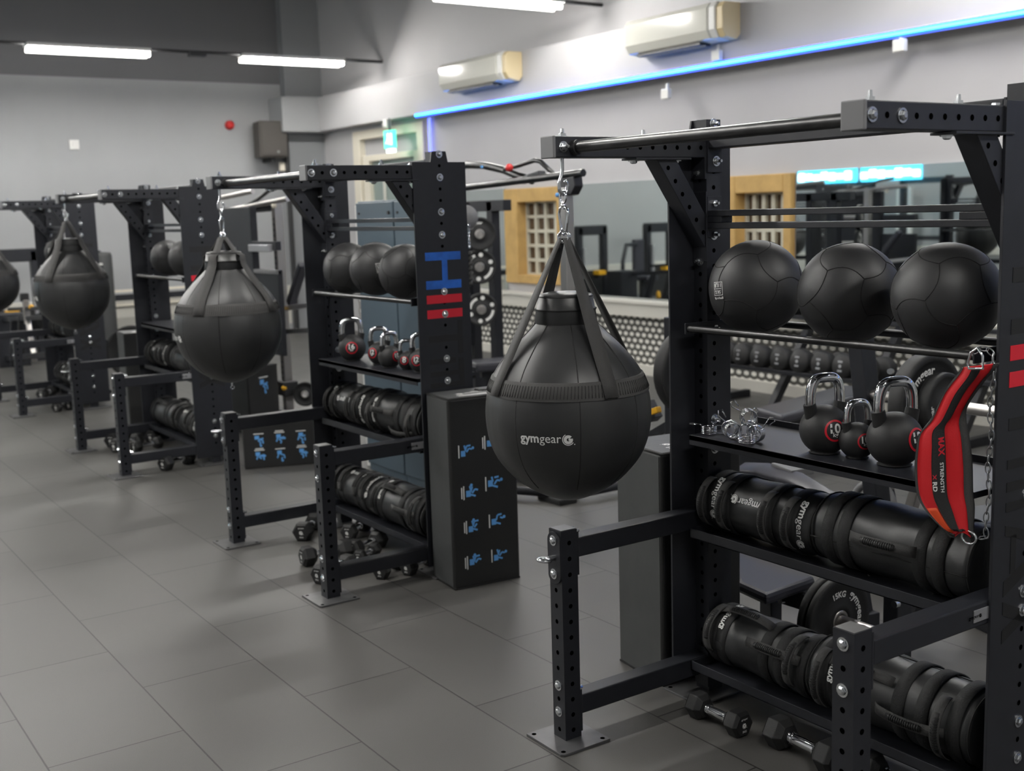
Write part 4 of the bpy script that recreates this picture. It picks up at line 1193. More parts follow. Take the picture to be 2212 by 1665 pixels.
foam_box((-1.700, -.082, 0), .225, .33, .85, math.radians(-5.5), 'upright black foam box with blue pictograms, standing beside the letter panel of the second rack', icons=ic)
foam_box((-.412, -.053, 0), .282, .335, .82, math.radians(-7.3), 'upright black foam box left of the nearest rack, behind the first hanging bag', icons=ic)
foam_box((-6.95, .04, 0), .30, .34, .76, math.radians(-6), 'upright foam box with a lit, pale side standing left of the third rack')
ic3 = [(.10, .195, .06, 0), (.235, .195, .06, 0), (.375, .195, .06, 0), (.10, .085, .06, 0), (.235, .085, .06, 0), (.375, .085, .06, 0), (.52, .19, .06, 0), (.52, .085, .06, 0)]
foam_box((-4.81, .24, 0), .34, .74, .30, math.radians(-20), 'black foam box with blue pictograms lying on its side between the second and third rack', icons=ic3, top=False)
foam_box((-6.20, .42, 0), .55, .34, .50, math.radians(25), 'black foam box with a single blue mark behind the third rack', icons=[(.17, .36, .09, 0)], top=False)
# ------------------------------------------------------------------ equipment behind the racks
def prt(t, mb, name, m, bev=0.0):
    """a part given in room coordinates, stored relative to its thing"""
    o = t.location
    mb.v = [(a - o.x, b - o.y, c - o.z) for a, b, c in mb.v]
    return mb.build(name, m, t, bev)
def beam(a, b, w_, h_, mb=None):
    mb = mb or MB(); a, b = V(a), V(b); d = (b - a); L = d.length; d.normalize()
    up = V((0, 0, 1)) if abs(d.z) < .95 else V((1, 0, 0))
    T = frame(a, d, up.cross(d))
    return mb.box(0, L, -w_ / 2, w_ / 2, -h_ / 2, h_ / 2, 0, T)
# lockers
lk0 = None
for i, (x0, x1, lab) in enumerate(((-3.93, -3.44, 'dark blue tall locker behind the second rack, left one'), (-3.435, -3.10, 'dark blue tall locker behind the letter panel of the second rack'))):
    t = thing('locker', (x0, .76, 0), lab, 'locker', 'tall blue lockers behind the second rack')
    L = x1 - x0
    MB().box(0, L, 0, .26, .0, 1.725).build('carcass', 'locker', t, .004)
    dr = MB().box(.006, L - .006, -.016, 0, .05, 1.715).build('door', 'locker', t, .004)
    MB().cyl((L - .05, -.016, 1.65), (L - .05, -.026, 1.65), .011, 10).cyl((.05, -.016, 1.65), (.05, -.022, 1.65), .008, 10).build('lock', 'dark', dr)
t = thing('wall_post', (-4.02, .82, 0), 'narrow white post beside the blue lockers', 'post')
MB().box(-.03, .03, -.02, .02, 0, 1.70).build('post', 'white', t, .004)
hc = MB()
for q in range(12):
    hc.tube([V((0, -.03, 1.28 - .036 * q)) + V((.010 * math.cos(k), .010 * math.sin(k) * (q % 2), .022 * math.sin(k) if q % 2 == 0 else .022 * math.cos(k))) if q % 2 == 0 else V((0, -.03 + .010 * math.cos(k), 1.28 - .036 * q + .022 * math.sin(k))) for k in [2 * PI * j / 10 for j in range(10)]], .004, 5, closed=True)
hc.build('hanging_chain', 'silver', t)

# weight plates
def weight_plate(c, R, w_, n, label, group='weight plates behind the racks', style='bumper', txt=None, spin=0.0):
    n = V(n).normalized(); t = thing('weight_plate', c, label, 'weight plate', group)
    F = Matrix.Identity(4); q = n.to_track_quat('Z', 'Y').to_matrix().to_4x4()
    ho = min(.027, R * .2); hu = ho + .012
    pr = [(hu, -w_ / 2), (R * .8, -w_ / 2), (R * .84, -w_ / 2), (R * .97, -w_ / 2), (R, -w_ * .35), (R, w_ * .35), (R * .97, w_ / 2), (R * .86, w_ / 2), (R * .83, w_ * .36), (R * .40, w_ * .36), (R * .37, w_ / 2), (hu, w_ / 2), (hu, -w_ / 2)]
    b = MB().lathe(pr, 40, 0, q).build('plate_body', 'rubber', t)
    MB().lathe([(ho, -w_ * .52), (hu, -w_ * .52), (hu, w_ * .53), (ho, w_ * .53), (ho, -w_ * .52)], 24, 0, q).build('hub', 'silver', t)
    up = V((0, 0, 1)); e = up.cross(n).normalized(); u = n.cross(e)
    FF = frame(n * (w_ * .36 + .001), e, u)
    g = MB()
    if style == 'spots':
        for k in range(6):
            a = spin + PI / 3 * k
            if k % 3 == 2: vs, fs = ring_sector(R * .62, R * .78, math.degrees(a) - 32, math.degrees(a) + 32, 10); g.add([FF @ V((x, y, .001)) for x, y in vs], fs)
            else: g.add([FF @ V((R * .7 * math.cos(a) + R * .13 * math.cos(2 * PI * j / 12), R * .7 * math.sin(a) + R * .13 * math.sin(2 * PI * j / 12), .001)) for j in range(12)], [tuple(range(12))])
    elif style == 'bumper':
        def arc(x, y, a0): a = a0 - x / (R * .62); r_ = R * .62 + y; return FF @ V((r_ * math.cos(a), r_ * math.sin(a), .001))
        decal(g, tnorm('gymgear', .02), lambda x, y: arc(x, y, spin + PI / 2), R * .85)
        if txt:
            for a_ in (1.25, -1.6): decal(MB(), tnorm(txt, .03), lambda x, y: arc(x, y, spin + PI / 2 + a_), R * .42).build('weight_print', 'print', b)
    if style != 'none': g.build('face_print', 'print', b)
    return t
# bench stations seen through the nearest rack
def bench(name, pts, h, th, label, legs, wedge=None):
    """flat bench: pts = the pad outline seen from above"""
    c = sum((V(p_) for p_ in pts), V((0, 0))) / len(pts)
    t = thing('flat_bench', (c.x, c.y, 0), label, 'bench', 'flat benches behind the racks')
    po = [(p_[0] - c.x, p_[1] - c.y) for p_ in pts]
    MB().prism(po, th, 0, None, h - th).build('pad', 'pad', t, .02, seg=3)
    ax = (V(pts[1]) - V(pts[2])).normalized(); L = (V(pts[1]) - V(pts[2])).length
    mb = MB(); beam((-ax.x * L * .42, -ax.y * L * .42, h - th - .035), (ax.x * L * .42, ax.y * L * .42, h - th - .035), .06, .05, mb); mb.build('spine', 'steel', t, .003)
    for s_ in (-1, 1):
        e = V((ax.x, ax.y, 0)) * (L * .36 * s_); sd = V((-ax.y, ax.x, 0)) * .2
        beam(e + V((0, 0, h - th - .03)), e + V((ax.x * .06 * s_, ax.y * .06 * s_, .03)), .05, .05).build('leg', 'steel', t, .003)
        beam(e + V((ax.x * .06 * s_, ax.y * .06 * s_, .03)) - sd, e + V((ax.x * .06 * s_, ax.y * .06 * s_, .03)) + sd, .05, .06).build('foot', 'steel', t, .003)
    return t
bench('b', [(-2.04, 2.337), (-1.754, 2.258), (-1.98, 3.35), (-2.27, 3.40)], .45, .06, 'flat black bench behind the kettlebells of the nearest rack', 0)
bench('b', [(.03, 1.30), (.22, 1.14), (.45, 1.95), (.20, 2.05)], .43, .05, 'flat bench seen right of the red belt', 0)
t = thing('machine_seat', (-.25, .585, 0), 'dark angled machine seat on a single post behind the lower tray', 'seat')
prt(t, MB().prism([(-.44, .58), (-.40, .50), (-.16, .30), (.0, .275), (-.02, .55), (-.24, .67)], .045, 0, None, .245), 'pad', 'pad', .015)
prt(t, MB().box(-.29, -.23, .545, .605, .0, .22), 'post', 'steel', .004)
mb = MB(); beam((-.40, .46, .215), (.05, .52, .20), .03, .06, mb); prt(t, mb, 'seat_bracket', 'steel', .003)
for q in ((-.36, .455, .21), (-.10, .47, .20)): prt(t, MB().cyl(q, V(q) - V((0, .02, 0)), .012, 8), 'bolt', 'bolt')
prt(t, MB().box(-.42, -.06, .53, .62, 0, .03), 'foot', 'steel', .004)
# plate holder low behind the lower tray
t = thing('plate_holder', (.16, .56, 0), 'low black plate holder behind the nearest rack', 'rack')
prt(t, MB().box(.30, .36, .52, .60, 0, .36), 'post', 'steel', .004); prt(t, MB().box(.05, .45, .50, .62, 0, .03), 'foot', 'steel', .004)
prt(t, MB().cyl((.32, .515, .172), (.02, .515, .172), .0235, 14), 'peg', 'silver')
prt(t, MB().cyl((.36, .52, .3), (.36, .50, .3), .013, 8), 'bolt', 'bolt')
weight_plate((.075, .515, .172), .158, .028, (1, 0, 0), 'rear of two black plates low behind the lower tray', txt='15')
weight_plate((.112, .515, .172), .158, .028, (1, 0, 0), 'front of two black plates low behind the lower tray, white 15KG on it', txt='15KG', spin=-1.2)
# reclined pad machine behind the upper sandbag
t = thing('incline_machine', (-.4, .95, 0), 'black machine with a curved padded arm, behind the upper sandbags of the nearest rack', 'machine')
A0 = [at(1600, 1022, y=.95), at(1650, 1024, y=.95), at(1720, 1045, y=.93), at(1800, 1090, y=.90), at(1850, 1125, y=.88)]
mb = MB(); mb.ribbon(A0, [(0, -.3, 1)] * 5, [.09, .09, .085, .07, .06], .035); prt(t, mb, 'pad_arm', 'pad', .008)
mb = MB(); mb.ribbon([q - V((0, 0, .012)) for q in A0], [(0, -.3, 1)] * 5, [.07, .07, .06, .05, .05], .012); prt(t, mb, 'pad_backing', 'steel')
B0 = [at(1580, 990, y=1.05), at(1640, 993, y=1.05), at(1735, 1015, y=1.05)]
mb = MB(); beam(B0[0], B0[2], .05, .06, mb); prt(t, mb, 'foot_bar', 'steel', .004)
mb = MB(); beam(at(1690, 1003, y=1.02), at(1735, 1020, y=1.0), .12, .03, mb); prt(t, mb, 'foot_plate', 'grey', .004)
mb = MB(); beam(at(1830, 1110, y=.9), V((-.1, .92, 0.02)), .06, .06, mb); prt(t, mb, 'stem', 'steel', .004)
mb = MB(); beam((-.75, 1.05, .03), (-.05, .92, .03), .06, .06, mb); prt(t, mb, 'base', 'steel', .004)
mb = MB(); beam(B0[0] , V((-.72, 1.05, .03)), .05, .05, mb); prt(t, mb, 'stem', 'steel', .004)
mb = MB().tube([at(u, v_, y=.78) for u, v_ in [(1905, 1125), (1940, 1115), (1985, 1122), (2030, 1140), (2045, 1160)]], .014, 8); prt(t, mb, 'handle_tube', 'dark')
mb = MB(); beam(at(2040, 1155, y=.78), V((.15, .85, .05)), .04, .04, mb); prt(t, mb, 'stem', 'steel')
# spinning bike style frame under the shelf
t = thing('exercise_bike', (-.35, 1.6, 0), 'grey framed exercise bike seen between the sandbag and the shelf', 'bike')
for a, b, w_, m_ in (((1850, 1110), (1960, 1010), .05, 'silver'), ((1925, 1120), (1905, 1030), .06, 'steel'), ((1965, 1110), (1985, 1040), .045, 'silver')):
    mb = MB(); beam(at(*a, y=1.6), at(*b, y=1.6), w_, w_, mb); prt(t, mb, 'frame_tube', m_, .004)
c = at(1885, 1095, y=1.55); prt(t, MB().tube([c + V((.11 * math.cos(2 * PI * k / 24), .02 * math.sin(2 * PI * k / 24), .11 * math.sin(2 * PI * k / 24))) for k in range(24)], .018, 8, closed=True), 'wheel', 'grey')
for x in (-.75, .0): prt(t, MB().box(x - .03, x + .03, 1.48, 1.85, 0, .05), 'foot', 'steel', .004)
mb = MB(); beam((-.75, 1.6, .06), (0, 1.6, .06), .05, .06, mb); prt(t, mb, 'base', 'steel')
c = at(1885, 1095, y=1.6); prt(t, MB().box(c.x - .03, c.x + .03, 1.57, 1.63, .05, c.z), 'fork', 'steel')
# plate tree with the big bumper plate, right of the kettlebells
t = thing('plate_tree', (-.25, 1.35, 0), 'dark upright post with pegs holding a big bumper plate behind the red belt', 'rack')
a0, a1 = at(1862, 740, y=1.35), at(1905, 1000, y=1.35)
mb = MB(); beam(V((a1.x + .03, 1.35, .03)), a0 + V((-.02, 0, .1)), .09, .07, mb); prt(t, mb, 'post', 'steel', .004)
prt(t, MB().cyl(at(1926, 802, y=1.30), at(1922, 802, y=1.25), .012, 8), 'bolt', 'bolt')
pc = at(2020, 872, y=1.35)
prt(t, MB().cyl((pc.x - .32, 1.35, pc.z), (pc.x + .33, 1.35, pc.z), .0235, 14), 'peg', 'silver')
prt(t, MB().box(a1.x - .3, a1.x + .15, 1.28, 1.42, 0, .05), 'foot', 'steel', .004)
weight_plate((pc.x - .045, 1.35, pc.z), .20, .07, (1, 0, 0), 'big black bumper plate with a white 20, behind the red belt', txt='20', spin=.55)
weight_plate((pc.x + .03, 1.35, pc.z), .13, .05, (1, 0, 0), 'smaller black plate in front of the big bumper plate, half behind the red belt', spin=2.2)
# bumper plate left of the nearest upright, on a plate loaded frame
t = thing('plate_loaded_frame', (-1.2, 1.1, 0), 'black angled frame with a yellow grip, behind the first hanging bag', 'machine')
gc = V((-1.24, 1.08, .875))
prt(t, MB().cyl(gc + V((-.12, .0, 0)), gc + V((.10, .0, 0)), .0235, 14), 'peg', 'silver')
mb = MB(); beam((-1.36, 1.08, .03), (-1.36, 1.08, 1.12), .06, .06, mb); prt(t, mb, 'post', 'steel', .004)
mb = MB(); beam(at(1395, 950, y=1.15), at(1455, 915, y=1.15), .05, .05, mb); prt(t, mb, 'brace', 'steel', .004)
mb = MB(); beam(at(1380, 935, y=1.15), at(1380, 935, y=1.15) + V((0, .0, -.5)), .05, .05, mb); prt(t, mb, 'post', 'steel', .004)
mb = MB(); beam(at(1400, 870, y=1.15), at(1418, 905, y=1.15), .05, .05, mb); prt(t, mb, 'brace', 'steel')
mb = MB(); beam(at(1408, 890, y=1.12), at(1424, 884, y=1.12), .03, .03, mb); prt(t, mb, 'grip', 'yellow', .004)
prt(t, MB().box(-1.7, -1.0, 1.05, 1.19, 0, .05), 'foot', 'steel', .004)
weight_plate(gc, .205, .07, (1, 0, 0), 'big black bumper plate between the first hanging bag and the nearest upright', spin=1.75)
# dumbbell rack under the mirrors
t = thing('dumbbell_rack', (-3.2, 4.2, 0), 'low black dumbbell rack with a row of round dumbbells by the mirror wall', 'rack')
for z, y_ in ((.36, 4.05), (.74, 4.40)):
    prt(t, MB().box(-4.4, -1.7, y_ - .14, y_ - .08, z, z + .03), 'rail', 'steel', .003)
    prt(t, MB().box(-4.4, -1.7, y_ + .10, y_ + .16, z + .05, z + .08), 'rail', 'steel', .003)
for x in (-4.3, -3.45, -2.62, -1.8):
    mb = MB(); beam((x, 3.95, .03), (x, 4.52, .82), .06, .06, mb); prt(t, mb, 'leg', 'steel', .003)
    mb = MB(); beam((x, 3.85, .03), (x, 4.60, .03), .06, .06, mb); prt(t, mb, 'foot', 'steel', .003)
def round_dumbbell():
    t = thing('round_dumbbell', (0, 0, 0), '', 'dumbbell')
    for s_ in (-1, 1):
        h = MB().lathe([(.0001, .155), (.05, .155), (.056, .150), (.080, .145), (.089, .13), (.089, .06), (.078, .05), (.0001, .05)][::-1] if s_ > 0 else [(.0001, -.155), (.05, -.155), (.056, -.150), (.080, -.145), (.089, -.13), (.089, -.06), (.078, -.05), (.0001, -.05)], 28, 0, Matrix.Rotation(PI / 2, 4, 'X')).build('head', 'rubber', t)
        g = MB(); F = frame(V((0, -s_ * .1555, 0)), (s_, 0, 0), (0, 0, 1))
        g.add([F @ V((.013 * math.cos(2 * PI * j / 12), .013 * math.sin(2 * PI * j / 12), .001)) for j in range(12)], [tuple(range(12))])
        for y_ in (.032, -.034): g.add([F @ V(q) for q in ((-.02, y_ - .007, .001), (.02, y_ - .007, .001), (.02, y_ + .007, .001), (-.02, y_ + .007, .001))], [(0, 1, 2, 3)])
        g.build('head_print', 'badge', h)
    MB().cyl((0, -.06, 0), (0, .06, 0), .017, 12).build('handle', 'chrome', t)
    return t
r0d = round_dumbbell(); k = 0
names = ['first', 'second', 'third', 'fourth', 'fifth', 'sixth', 'seventh', 'eighth']
for i, u in enumerate((1570, 1597, 1637, 1681, 1724, 1770, 1817, 1862)):
    p_ = at(u, 760 + (u - 1597) * .145, y=3.92)
    lab = '%s dumbbell from the left in the front row of the low rack by the mirror' % names[i]
    o = r0d if i == 0 else dup(r0d, (0, 0, 0), lab)
    o.location = (p_.x, 4.06, .455); o.rotation_euler = (-.12, 0, 0); o['label'] = lab; o['group'] = 'round dumbbells on the low rack'
for i in range(8):
    lab = '%s dumbbell from the left in the back row of the low rack by the mirror' % names[i]
    dup(r0d, (-3.95 + .215 * i, 4.41, .835), lab, 'round dumbbells on the low rack', (-.12, 0, 0))
# cable station right of the second rack's panel
t = thing('cable_station', (-2.45, 1.3, 0), 'cable station with a long pull-up bar, rising behind the first hanging bag', 'machine')
Yc = 1.3
prt(t, MB().cyl(at(958, 411, y=Yc), at(1260, 373, y=Yc), .021, 14), 'pull_up_bar', 'bar')
ab = [at(u, v_, y=Yc + .12) for u, v_ in [(985, 362), (1010, 356), (1045, 357), (1085, 366), (1120, 380), (1150, 390)]]
prt(t, MB().tube(ab, .024, 10), 'arched_bar', 'bar')
prt(t, MB().tube([at(u, v_, y=Yc + .1) for u, v_ in [(1090, 366), (1125, 356), (1155, 346), (1168, 349), (1205, 385)]], .014, 10), 'bent_grip', 'bar')
c = at(1100, 362, y=Yc + .05); prt(t, MB().sphere(c, .024, 14, 10), 'knob', 'redpl')
c = at(1041, 361, y=Yc + .07); prt(t, MB().sphere(c, .010, 10, 8), 'cap', 'skyblue')
c = at(1204, 421, y=Yc - .03); prt(t, MB().sphere(c, .013, 10, 8), 'cap', 'skyblue')
prt(t, MB().prism([(-2.50, 1.74), (-2.52, 1.805), (-2.37, 1.815), (-2.36, 1.76), (-2.40, 1.715), (-2.45, 1.71)], .06, 0, frame(V((0, Yc + .045, 0)), (1, 0, 0), (0, 0, 1))), 'bracket', 'steel', .006)
prt(t, MB().prism([(-2.93, 1.79), (-2.86, 1.84), (-2.72, 1.86), (-2.70, 1.81)], .05, 0, frame(V((0, Yc + .05, 0)), (1, 0, 0), (0, 0, 1))), 'gusset', 'steel', .004)
p0 = at(1222, 405, y=Yc)
prt(t, MB().box(p0.x - .03, p0.x + .03, Yc - .03, Yc + .03, .04, p0.z), 'post', 'silver', .004)
prt(t, MB().box(-3.70, -3.64, Yc - .03, Yc + .03, .04, 1.85), 'post', 'steel', .004)
prt(t, MB().tube([(p0.x - .75, Yc - .05, .06), (p0.x - .5, Yc - .25, .05), (p0.x - .25, Yc - .3, .05), (p0.x, Yc - .16, .05), (p0.x + .12, Yc + .05, .05), (p0.x + .12, Yc + .3, .05)], .025, 10), 'base_tube', 'steel')
prt(t, MB().box(p0.x - .1, p0.x + .12, Yc - .18, Yc - .06, .0, .035), 'foot', 'rubber', .006)
mb = MB(); beam((-3.67, Yc, .05), (p0.x, Yc, .05), .06, .06, mb); prt(t, mb, 'base_beam', 'steel')
q = at(1012, 488, y=Yc); mb = MB()
for k in range(7): mb.sphere((q.x, Yc, q.z - .022 * k), .009, 8, 6, 0, (1, 1, 1.4))
prt(t, mb, 'cable_chain', 'chrome')
q2 = at(1013, 545, y=Yc); prt(t, MB().tube([(q2.x + .012 * math.sin(k * 1.7), Yc + .012 * math.cos(k * 1.7), q2.z - .0085 * k) for k in range(26)], .013, 6), 'rope_grip', 'web')
q3 = at(1006, 470, y=Yc + .05); prt(t, MB().lathe([(.0001, -.02), (.075, -.02), (.08, 0), (.075, .02), (.0001, .02)], 28, 0, Matrix.Translation(q3) @ V((1, -.4, 0)).to_track_quat('Z', 'Y').to_matrix().to_4x4()), 'pulley', 'grey')
# plate storage frame and plates further back
t = thing('squat_stand', (-5.0, 2.7, 0), 'black squat stand with stored plates, between the second rack and the stone window', 'rack')
Ys = 2.75
for u in (1022, 1068):
    x = at(u, 560, y=Ys).x; prt(t, MB().box(x - .04, x + .04, Ys - .04, Ys + .04, 0, 1.72), 'post', 'steel', .004)
xa, xb = at(980, 445, y=Ys).x, at(1096, 445, y=Ys).x
prt(t, MB().box(xa, xb, Ys - .04, Ys + .04, 1.64, 1.73), 'cross_beam', 'steel', .004)
x0 = at(1022, 560, y=Ys).x
prt(t, MB().box(x0 - .35, x0 + .45, Ys - .25, Ys + .25, 0, .03), 'base', 'steel', .004)
mb = MB()
for i, (u, v_, R) in enumerate(((1036, 505, .135), (1036, 576, .140), (1040, 668, .135))):
    p_ = at(u, v_, y=Ys - .22); n_ = V((.87, -.48, 0)).normalized()
    prt(t, MB().cyl(p_ - n_ * .16, p_ + n_ * .03, .0235, 12), 'peg', 'silver')
prt(t, MB().box(x0 - .03, x0 + .03, Ys - .14, Ys - .03, .5, 1.62), 'peg_plate', 'steel', .003)
for i, (u, v_, R, st, lab) in enumerate(((1036, 505, .135, 'bumper', 'dark plate stored highest beside the second rack panel'), (1036, 576, .140, 'spots', 'black plate with pale spots, middle of the plates beside the second rack panel'), (1040, 668, .135, 'spots', 'black plate with pale spots, lowest beside the second rack panel'))):
    p_ = at(u, v_, y=Ys - .22); weight_plate(p_, R, .045, (.87, -.48, 0), lab, style=st, spin=.4)
prt(t, MB().prism([(x0 - .05, .58), (x0 + .04, .58), (x0 + .13, .36), (x0 - .05, .36)], .03, 0, frame(V((0, Ys - .2, 0)), (1, 0, 0), (0, 0, 1))), 'gusset', 'steel', .004)
for a, b in ((0.02, .53), (.02, .46), (-.02, .40), (.08, .40)): prt(t, MB().cyl((x0 + a, Ys - .235, b), (x0 + a, Ys - .25, b), .016, 8), 'bolt', 'bolt')
bench('b', [(-4.78, 2.05), (-4.52, 1.98), (-4.25, 2.95), (-4.55, 3.02)], .52, .07, 'flat bench behind the letter panel of the second rack', 0)
tag(MB().box(-8.52, -8.44, 4.77, 4.80, .735, .90, 0).build('leaflet_stand', 'white'), 'small white leaflet card standing on the ledge beside the stone window', 'card')
# functional trainer between the second and third rack
t = thing('functional_trainer', (-6.4, 1.1, 0), 'grey shrouded cable trainer with a drilled post, between the second and third rack', 'machine')
Yt = .95
x0, x1 = at(470, 600, y=Yt).x, at(548, 600, y=Yt).x
prt(t, MB().box(x0, x1, Yt, Yt + .06, 0.02, 1.735), 'shroud', 'steel', .006)
for u, v_ in ((512, 536), (543, 533)): q = at(u, v_, y=Yt); prt(t, MB().cyl((q.x, Yt, q.z), (q.x, Yt - .012, q.z), .014, 10), 'bolt', 'bolt')
x2 = at(596, 560, y=Yt).x
prt(t, MB().box(x1, x2, Yt + .01, Yt + .05, at(570, 560, y=Yt).z - .75, at(570, 582, y=Yt).z), 'lower_shroud', 'steel', .004)
q = at(570, 535, y=Yt); prt(t, MB().box(x1, x2, Yt + .0, Yt + .05, q.z - .02, q.z + .05), 'cross_bar', 'steel', .004)
prt(t, MB().box(x1 + .02, x2 - .05, Yt - .04, Yt, q.z - .03, q.z + .025), 'clip_tray', 'badge', .004)
q = at(570, 587, y=Yt); prt(t, MB().box(x1, x2, Yt, Yt + .04, q.z - .015, q.z + .015), 'cross_bar', 'grey', .004)
xq = at(607, 600, y=1.2).x; zt = at(605, 440, y=1.2).z
mb = MB().box(xq - .035, xq + .035, 1.165, 1.235, .03, zt); holes(mb, [(xq, 1.165, zt - .12 - .045 * k) for k in range(30)], NYm, .01)
prt(t, mb, 'drilled_post', ['silver', 'hole'], .004)
prt(t, MB().cyl(at(480, 457, y=1.1), at(622, 429, y=1.1), .022, 12), 'pull_up_bar', 'silver')
prt(t, MB().cyl(at(480, 427, y=1.25), at(546, 413, y=1.25), .022, 12), 'upper_bar', 'silver')
prt(t, MB().tube([at(u, v_, y=1.1) for u, v_ in [(520, 450), (555, 432), (580, 412), (600, 405)]], .016, 8), 'bent_grip', 'dark')
q = at(592, 444, y=1.1); prt(t, MB().sphere(q, .022, 12, 8), 'knob', 'cream')
q = at(600, 668, y=1.14); prt(t, MB().sphere(q, .022, 12, 8, 0, (1.4, 1, .7)), 'knob', 'yellow')
q = at(614, 838, y=1.14); prt(t, MB().sphere(q, .024, 12, 8), 'knob', 'yellow')
mb = MB(); beam(at(628, 655, y=1.2), at(655, 570, y=1.2), .07, .06, mb); prt(t, mb, 'padded_arm', 'pad', .012)
mb = MB(); beam(at(620, 665, y=1.2), at(722, 652, y=1.2), .05, .04, mb); prt(t, mb, 'adjuster_arm', 'badge', .006)
mb = MB(); beam(at(620, 716, y=1.2), at(722, 708, y=1.2), .05, .04, mb); prt(t, mb, 'adjuster_arm', 'grey', .006)
prt(t, MB().box(xq - .09, xq + .09, 1.13, 1.26, .18, .30), 'carriage', 'dark', .01)
mb = MB(); beam((x0, 1.02, .03), (xq + .25, 1.22, .03), .10, .06, mb); prt(t, mb, 'base', 'steel', .004)
mb = MB(); beam((x0 + .02, Yt + .08, 1.70), (xq, 1.2, zt - .03), .05, .05, mb); prt(t, mb, 'top_beam', 'steel', .004)
q = at(653, 825, y=1.25); weight_plate((q.x, 1.27, .20), .10, .03, (.8, -.6, 0), 'small black disc leaning beside the drilled post of the cable trainer', style='none')
# padded column and machines by the far wall
t = thing('padded_column', (-12.35, 1.42, 0), 'tall dark padded column with a white wordmark, against the far wall', 'pad')
MB().lathe([(.0001, 0), (.115, 0), (.12, .02), (.12, 1.23), (.105, 1.27), (.0001, 1.28)], 28).build('pad_body', 'foampale', t)
g = MB(); decal(g, LOGO, lambda x, y: on_cyl((0, 0, .98), (0, 0, -1), (1, -.42, 0), .12)(x, y), .34); g.build('logo_print', 'print', t)
MB().box(-.2, -.1, -.16, .02, 0, 1.3).build('back_board', 'steel', t, .01)
t = thing('storage_rail', (-12.9, 2.0, 0), 'dark rail with cream edges along the far wall right of the padded column', 'rail')
MB().box(0, .08, -.45, .75, .62, .70).build('rail', 'steel', t, .004); MB().box(-.02, .06, -.45, .75, .73, .76).build('edge_strip', 'cream', t); MB().box(-.02, .06, -.45, .75, .55, .58).build('edge_strip', 'cream', t)
for y_ in (-.35, .65): MB().box(0, .06, y_ - .03, y_ + .03, 0, .62).build('leg', 'steel', t, .003)
weight_plate((-9.7, .95, .28), .28, .06, (.9, -.45, 0), 'large black plate leaning behind the pale foam box at the third rack', style='none')
t = thing('seated_machine', (-11.4, .2, 0), 'black seated machine with a yellow lever behind the farthest rack', 'machine')
Ym = .1
for a, b, w_, m_, nm in (((55, 648), (60, 700), .06, 'silver', 'lever'), ((60, 690), (75, 780), .05, 'silver', 'lever'), ((20, 668), (120, 664), .04, 'steel', 'cross_bar'), ((30, 690), (30, 790), .07, 'steel', 'post'), ((46, 680), (46, 780), .06, 'dark', 'post'), ((0, 690), (100, 685), .05, 'steel', 'cross_bar'), ((5, 775), (110, 765), .06, 'steel', 'base')):
    mb = MB(); beam(at(*a, y=Ym), at(*b, y=Ym), w_, w_, mb); prt(t, mb, nm, m_, .006)
q = at(53, 645, y=Ym); prt(t, MB().box(q.x - .05, q.x + .05, Ym - .04, Ym + .04, q.z - .03, q.z + .06), 'grip', 'rubber', .01)
q = at(68, 663, y=Ym); prt(t, MB().sphere(q, .035, 12, 8, 0, (1.6, .8, .8)), 'knob', 'yellow')
for u, v_, r_ in ((80, 695, .09), (98, 690, .09)): q = at(u, v_, y=Ym + .1); prt(t, MB().lathe([(.0001, -.03), (r_, -.03), (r_, .03), (.0001, .03)], 24, 0, Matrix.Translation(q) @ V((1, -.5, 0)).to_track_quat('Z', 'Y').to_matrix().to_4x4()), 'wheel', 'dark')
q = at(15, 760, y=Ym); prt(t, MB().box(q.x - .3, q.x + .05, Ym - .1, Ym + .25, 0.0, .62), 'cabinet', 'steel', .01)
# machines along the far wall that the mirrors show
def stack_machine(y0, label):
    t = thing('weight_stack_machine', (-12.5, y0, 0), label, 'machine', 'weight stack machines reflected in the mirror')
    for y_ in (-.26, .26): MB().box(-.06, .06, y_ - .05, y_ + .05, 0, 1.33).build('post', 'steel', t, .006)
    MB().box(-.06, .06, -.3, .3, 1.2, 1.36).build('head', 'steel', t, .01); MB().box(-.05, .05, -.2, .2, .1, .62).build('weight_stack', 'dark', t, .004)
    MB().box(-.3, .3, -.35, .35, 0, .06).build('base', 'steel', t)
    MB().box(.05, .2, -.15, .0, .55, .62).build('grip', 'yellow', t, .006)
    MB().box(.06, .12, .2, .24, .5, 1.0).build('placard', 'badge', t)
stack_machine(.38, 'black weight stack machine reflected left in the wide mirror')
stack_machine(-1.1, 'black weight stack machine reflected right in the wide mirror')
t = thing('press_machine', (-12.3, -.45, 0), 'black seat and press arm machine reflected in the wide mirror', 'machine')
MB().box(-.08, .0, -.16, .06, .55, 1.10).build('backrest', 'pad', t, .02); MB().box(-.1, .35, -.16, .10, .42, .50).build('seat', 'pad', t, .02)
MB().box(.05, .12, -.06, .02, 0, .44).build('post', 'steel', t)
MB().tube([(.1, .42, .1), (.1, .40, .75), (.05, .28, 1.02), (0, .02, 1.02)], .035, 8).build('press_arm', 'steel', t)
MB().tube([(.1, .42, .35), (.05, .0, .5)], .03, 8).build('brace', 'steel', t)
MB().box(-.3, .4, -.3, .45, 0, .05).build('base', 'steel', t); MB().sphere((.2, -.28, .15), .04, 10, 8, 0, (1, 1, 2)).build('pin', 'yellow', t)
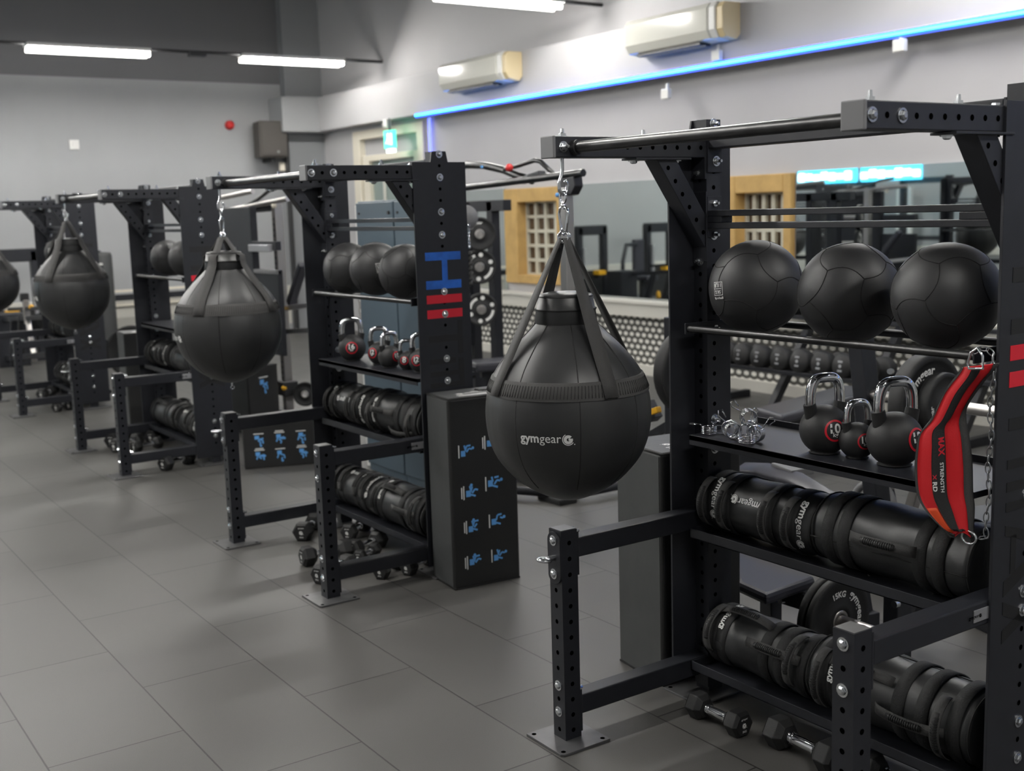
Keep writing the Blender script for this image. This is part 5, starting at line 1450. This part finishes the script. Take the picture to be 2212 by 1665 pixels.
# lit sign and frames on the opposite side, seen in the mirror
ys = -4.6
s0, s1 = at(1728, 378, y=9.8 - ys), at(1994, 372, y=9.8 - ys)
t = thing('lit_sign', (s0.x, ys, 1.96), 'blue lit sign reflected in the mirror above the medicine balls', 'sign')
Ls = s1.x - s0.x
for a, b in ((0, .50), (.535, 1)): MB().box(Ls * a, Ls * b, -.03, .0, .0, .25).build('sign_board', 'neon', t)
for k in range(15):
    if k in (7,): continue
    MB().box(Ls * (k + .12) / 15, Ls * (k + .88) / 15, 0, .015, .05 + .02 * (k % 2), .20 - .02 * (k % 3)).build('lit_letter', 'neonw', t)
for a in (.1, .9): MB().cyl((Ls * a, -.015, .25), (Ls * a, -.015, ZC - 1.96), .008, 6).build('hanger', 'dark', t)
for i, (x, lab) in enumerate(((-11.9, 'black half rack by the opposite wall, reflected above the left ball'), (-10.3, 'black half rack by the opposite wall, reflected above the right ball'))):
    t = thing('half_rack', (x, YO + .8, 0), lab, 'rack', 'half racks reflected in the mirror')
    for xx in (-.45, .45):
        MB().box(xx - .05, xx + .05, -.05, .05, 0, 2.0).build('post', 'steel', t)
        beam((xx, -.5, .05), (xx, .5, .05), .08, .08).build('foot', 'steel', t)
    MB().box(-.5, .5, -.05, .05, 1.9, 2.0).build('cross_beam', 'steel', t)
    MB().box(-.5, .5, -.03, .03, .9, .98).build('cross_beam', 'steel', t)
t = thing('white_panel', (-11.1, YO + .3, 0), 'tall white panel reflected in the mirror between the middle and right ball', 'panel')
MB().box(-.16, .16, -.03, .03, 0, 1.85).build('board', 'white', t)
# ------------------------------------------------------------------ world and view
w = bpy.data.worlds.new('world'); sc.world = w; w.use_nodes = True
w.node_tree.nodes['Background'].inputs[0].default_value = (0.5, 0.52, 0.55, 1)
w.node_tree.nodes['Background'].inputs[1].default_value = 0.05
sc.view_settings.view_transform = 'Standard'
sc.view_settings.look = 'None'
sc.view_settings.gamma = 1.0
sc.view_settings.use_curve_mapping = False
sc.view_settings.exposure = 0.0
sc.cycles.max_bounces = 8
sc.cycles.diffuse_bounces = 4
sc.cycles.glossy_bounces = 4
sc.cycles.use_denoising = True
sc.cycles.sample_clamp_indirect = 6.0
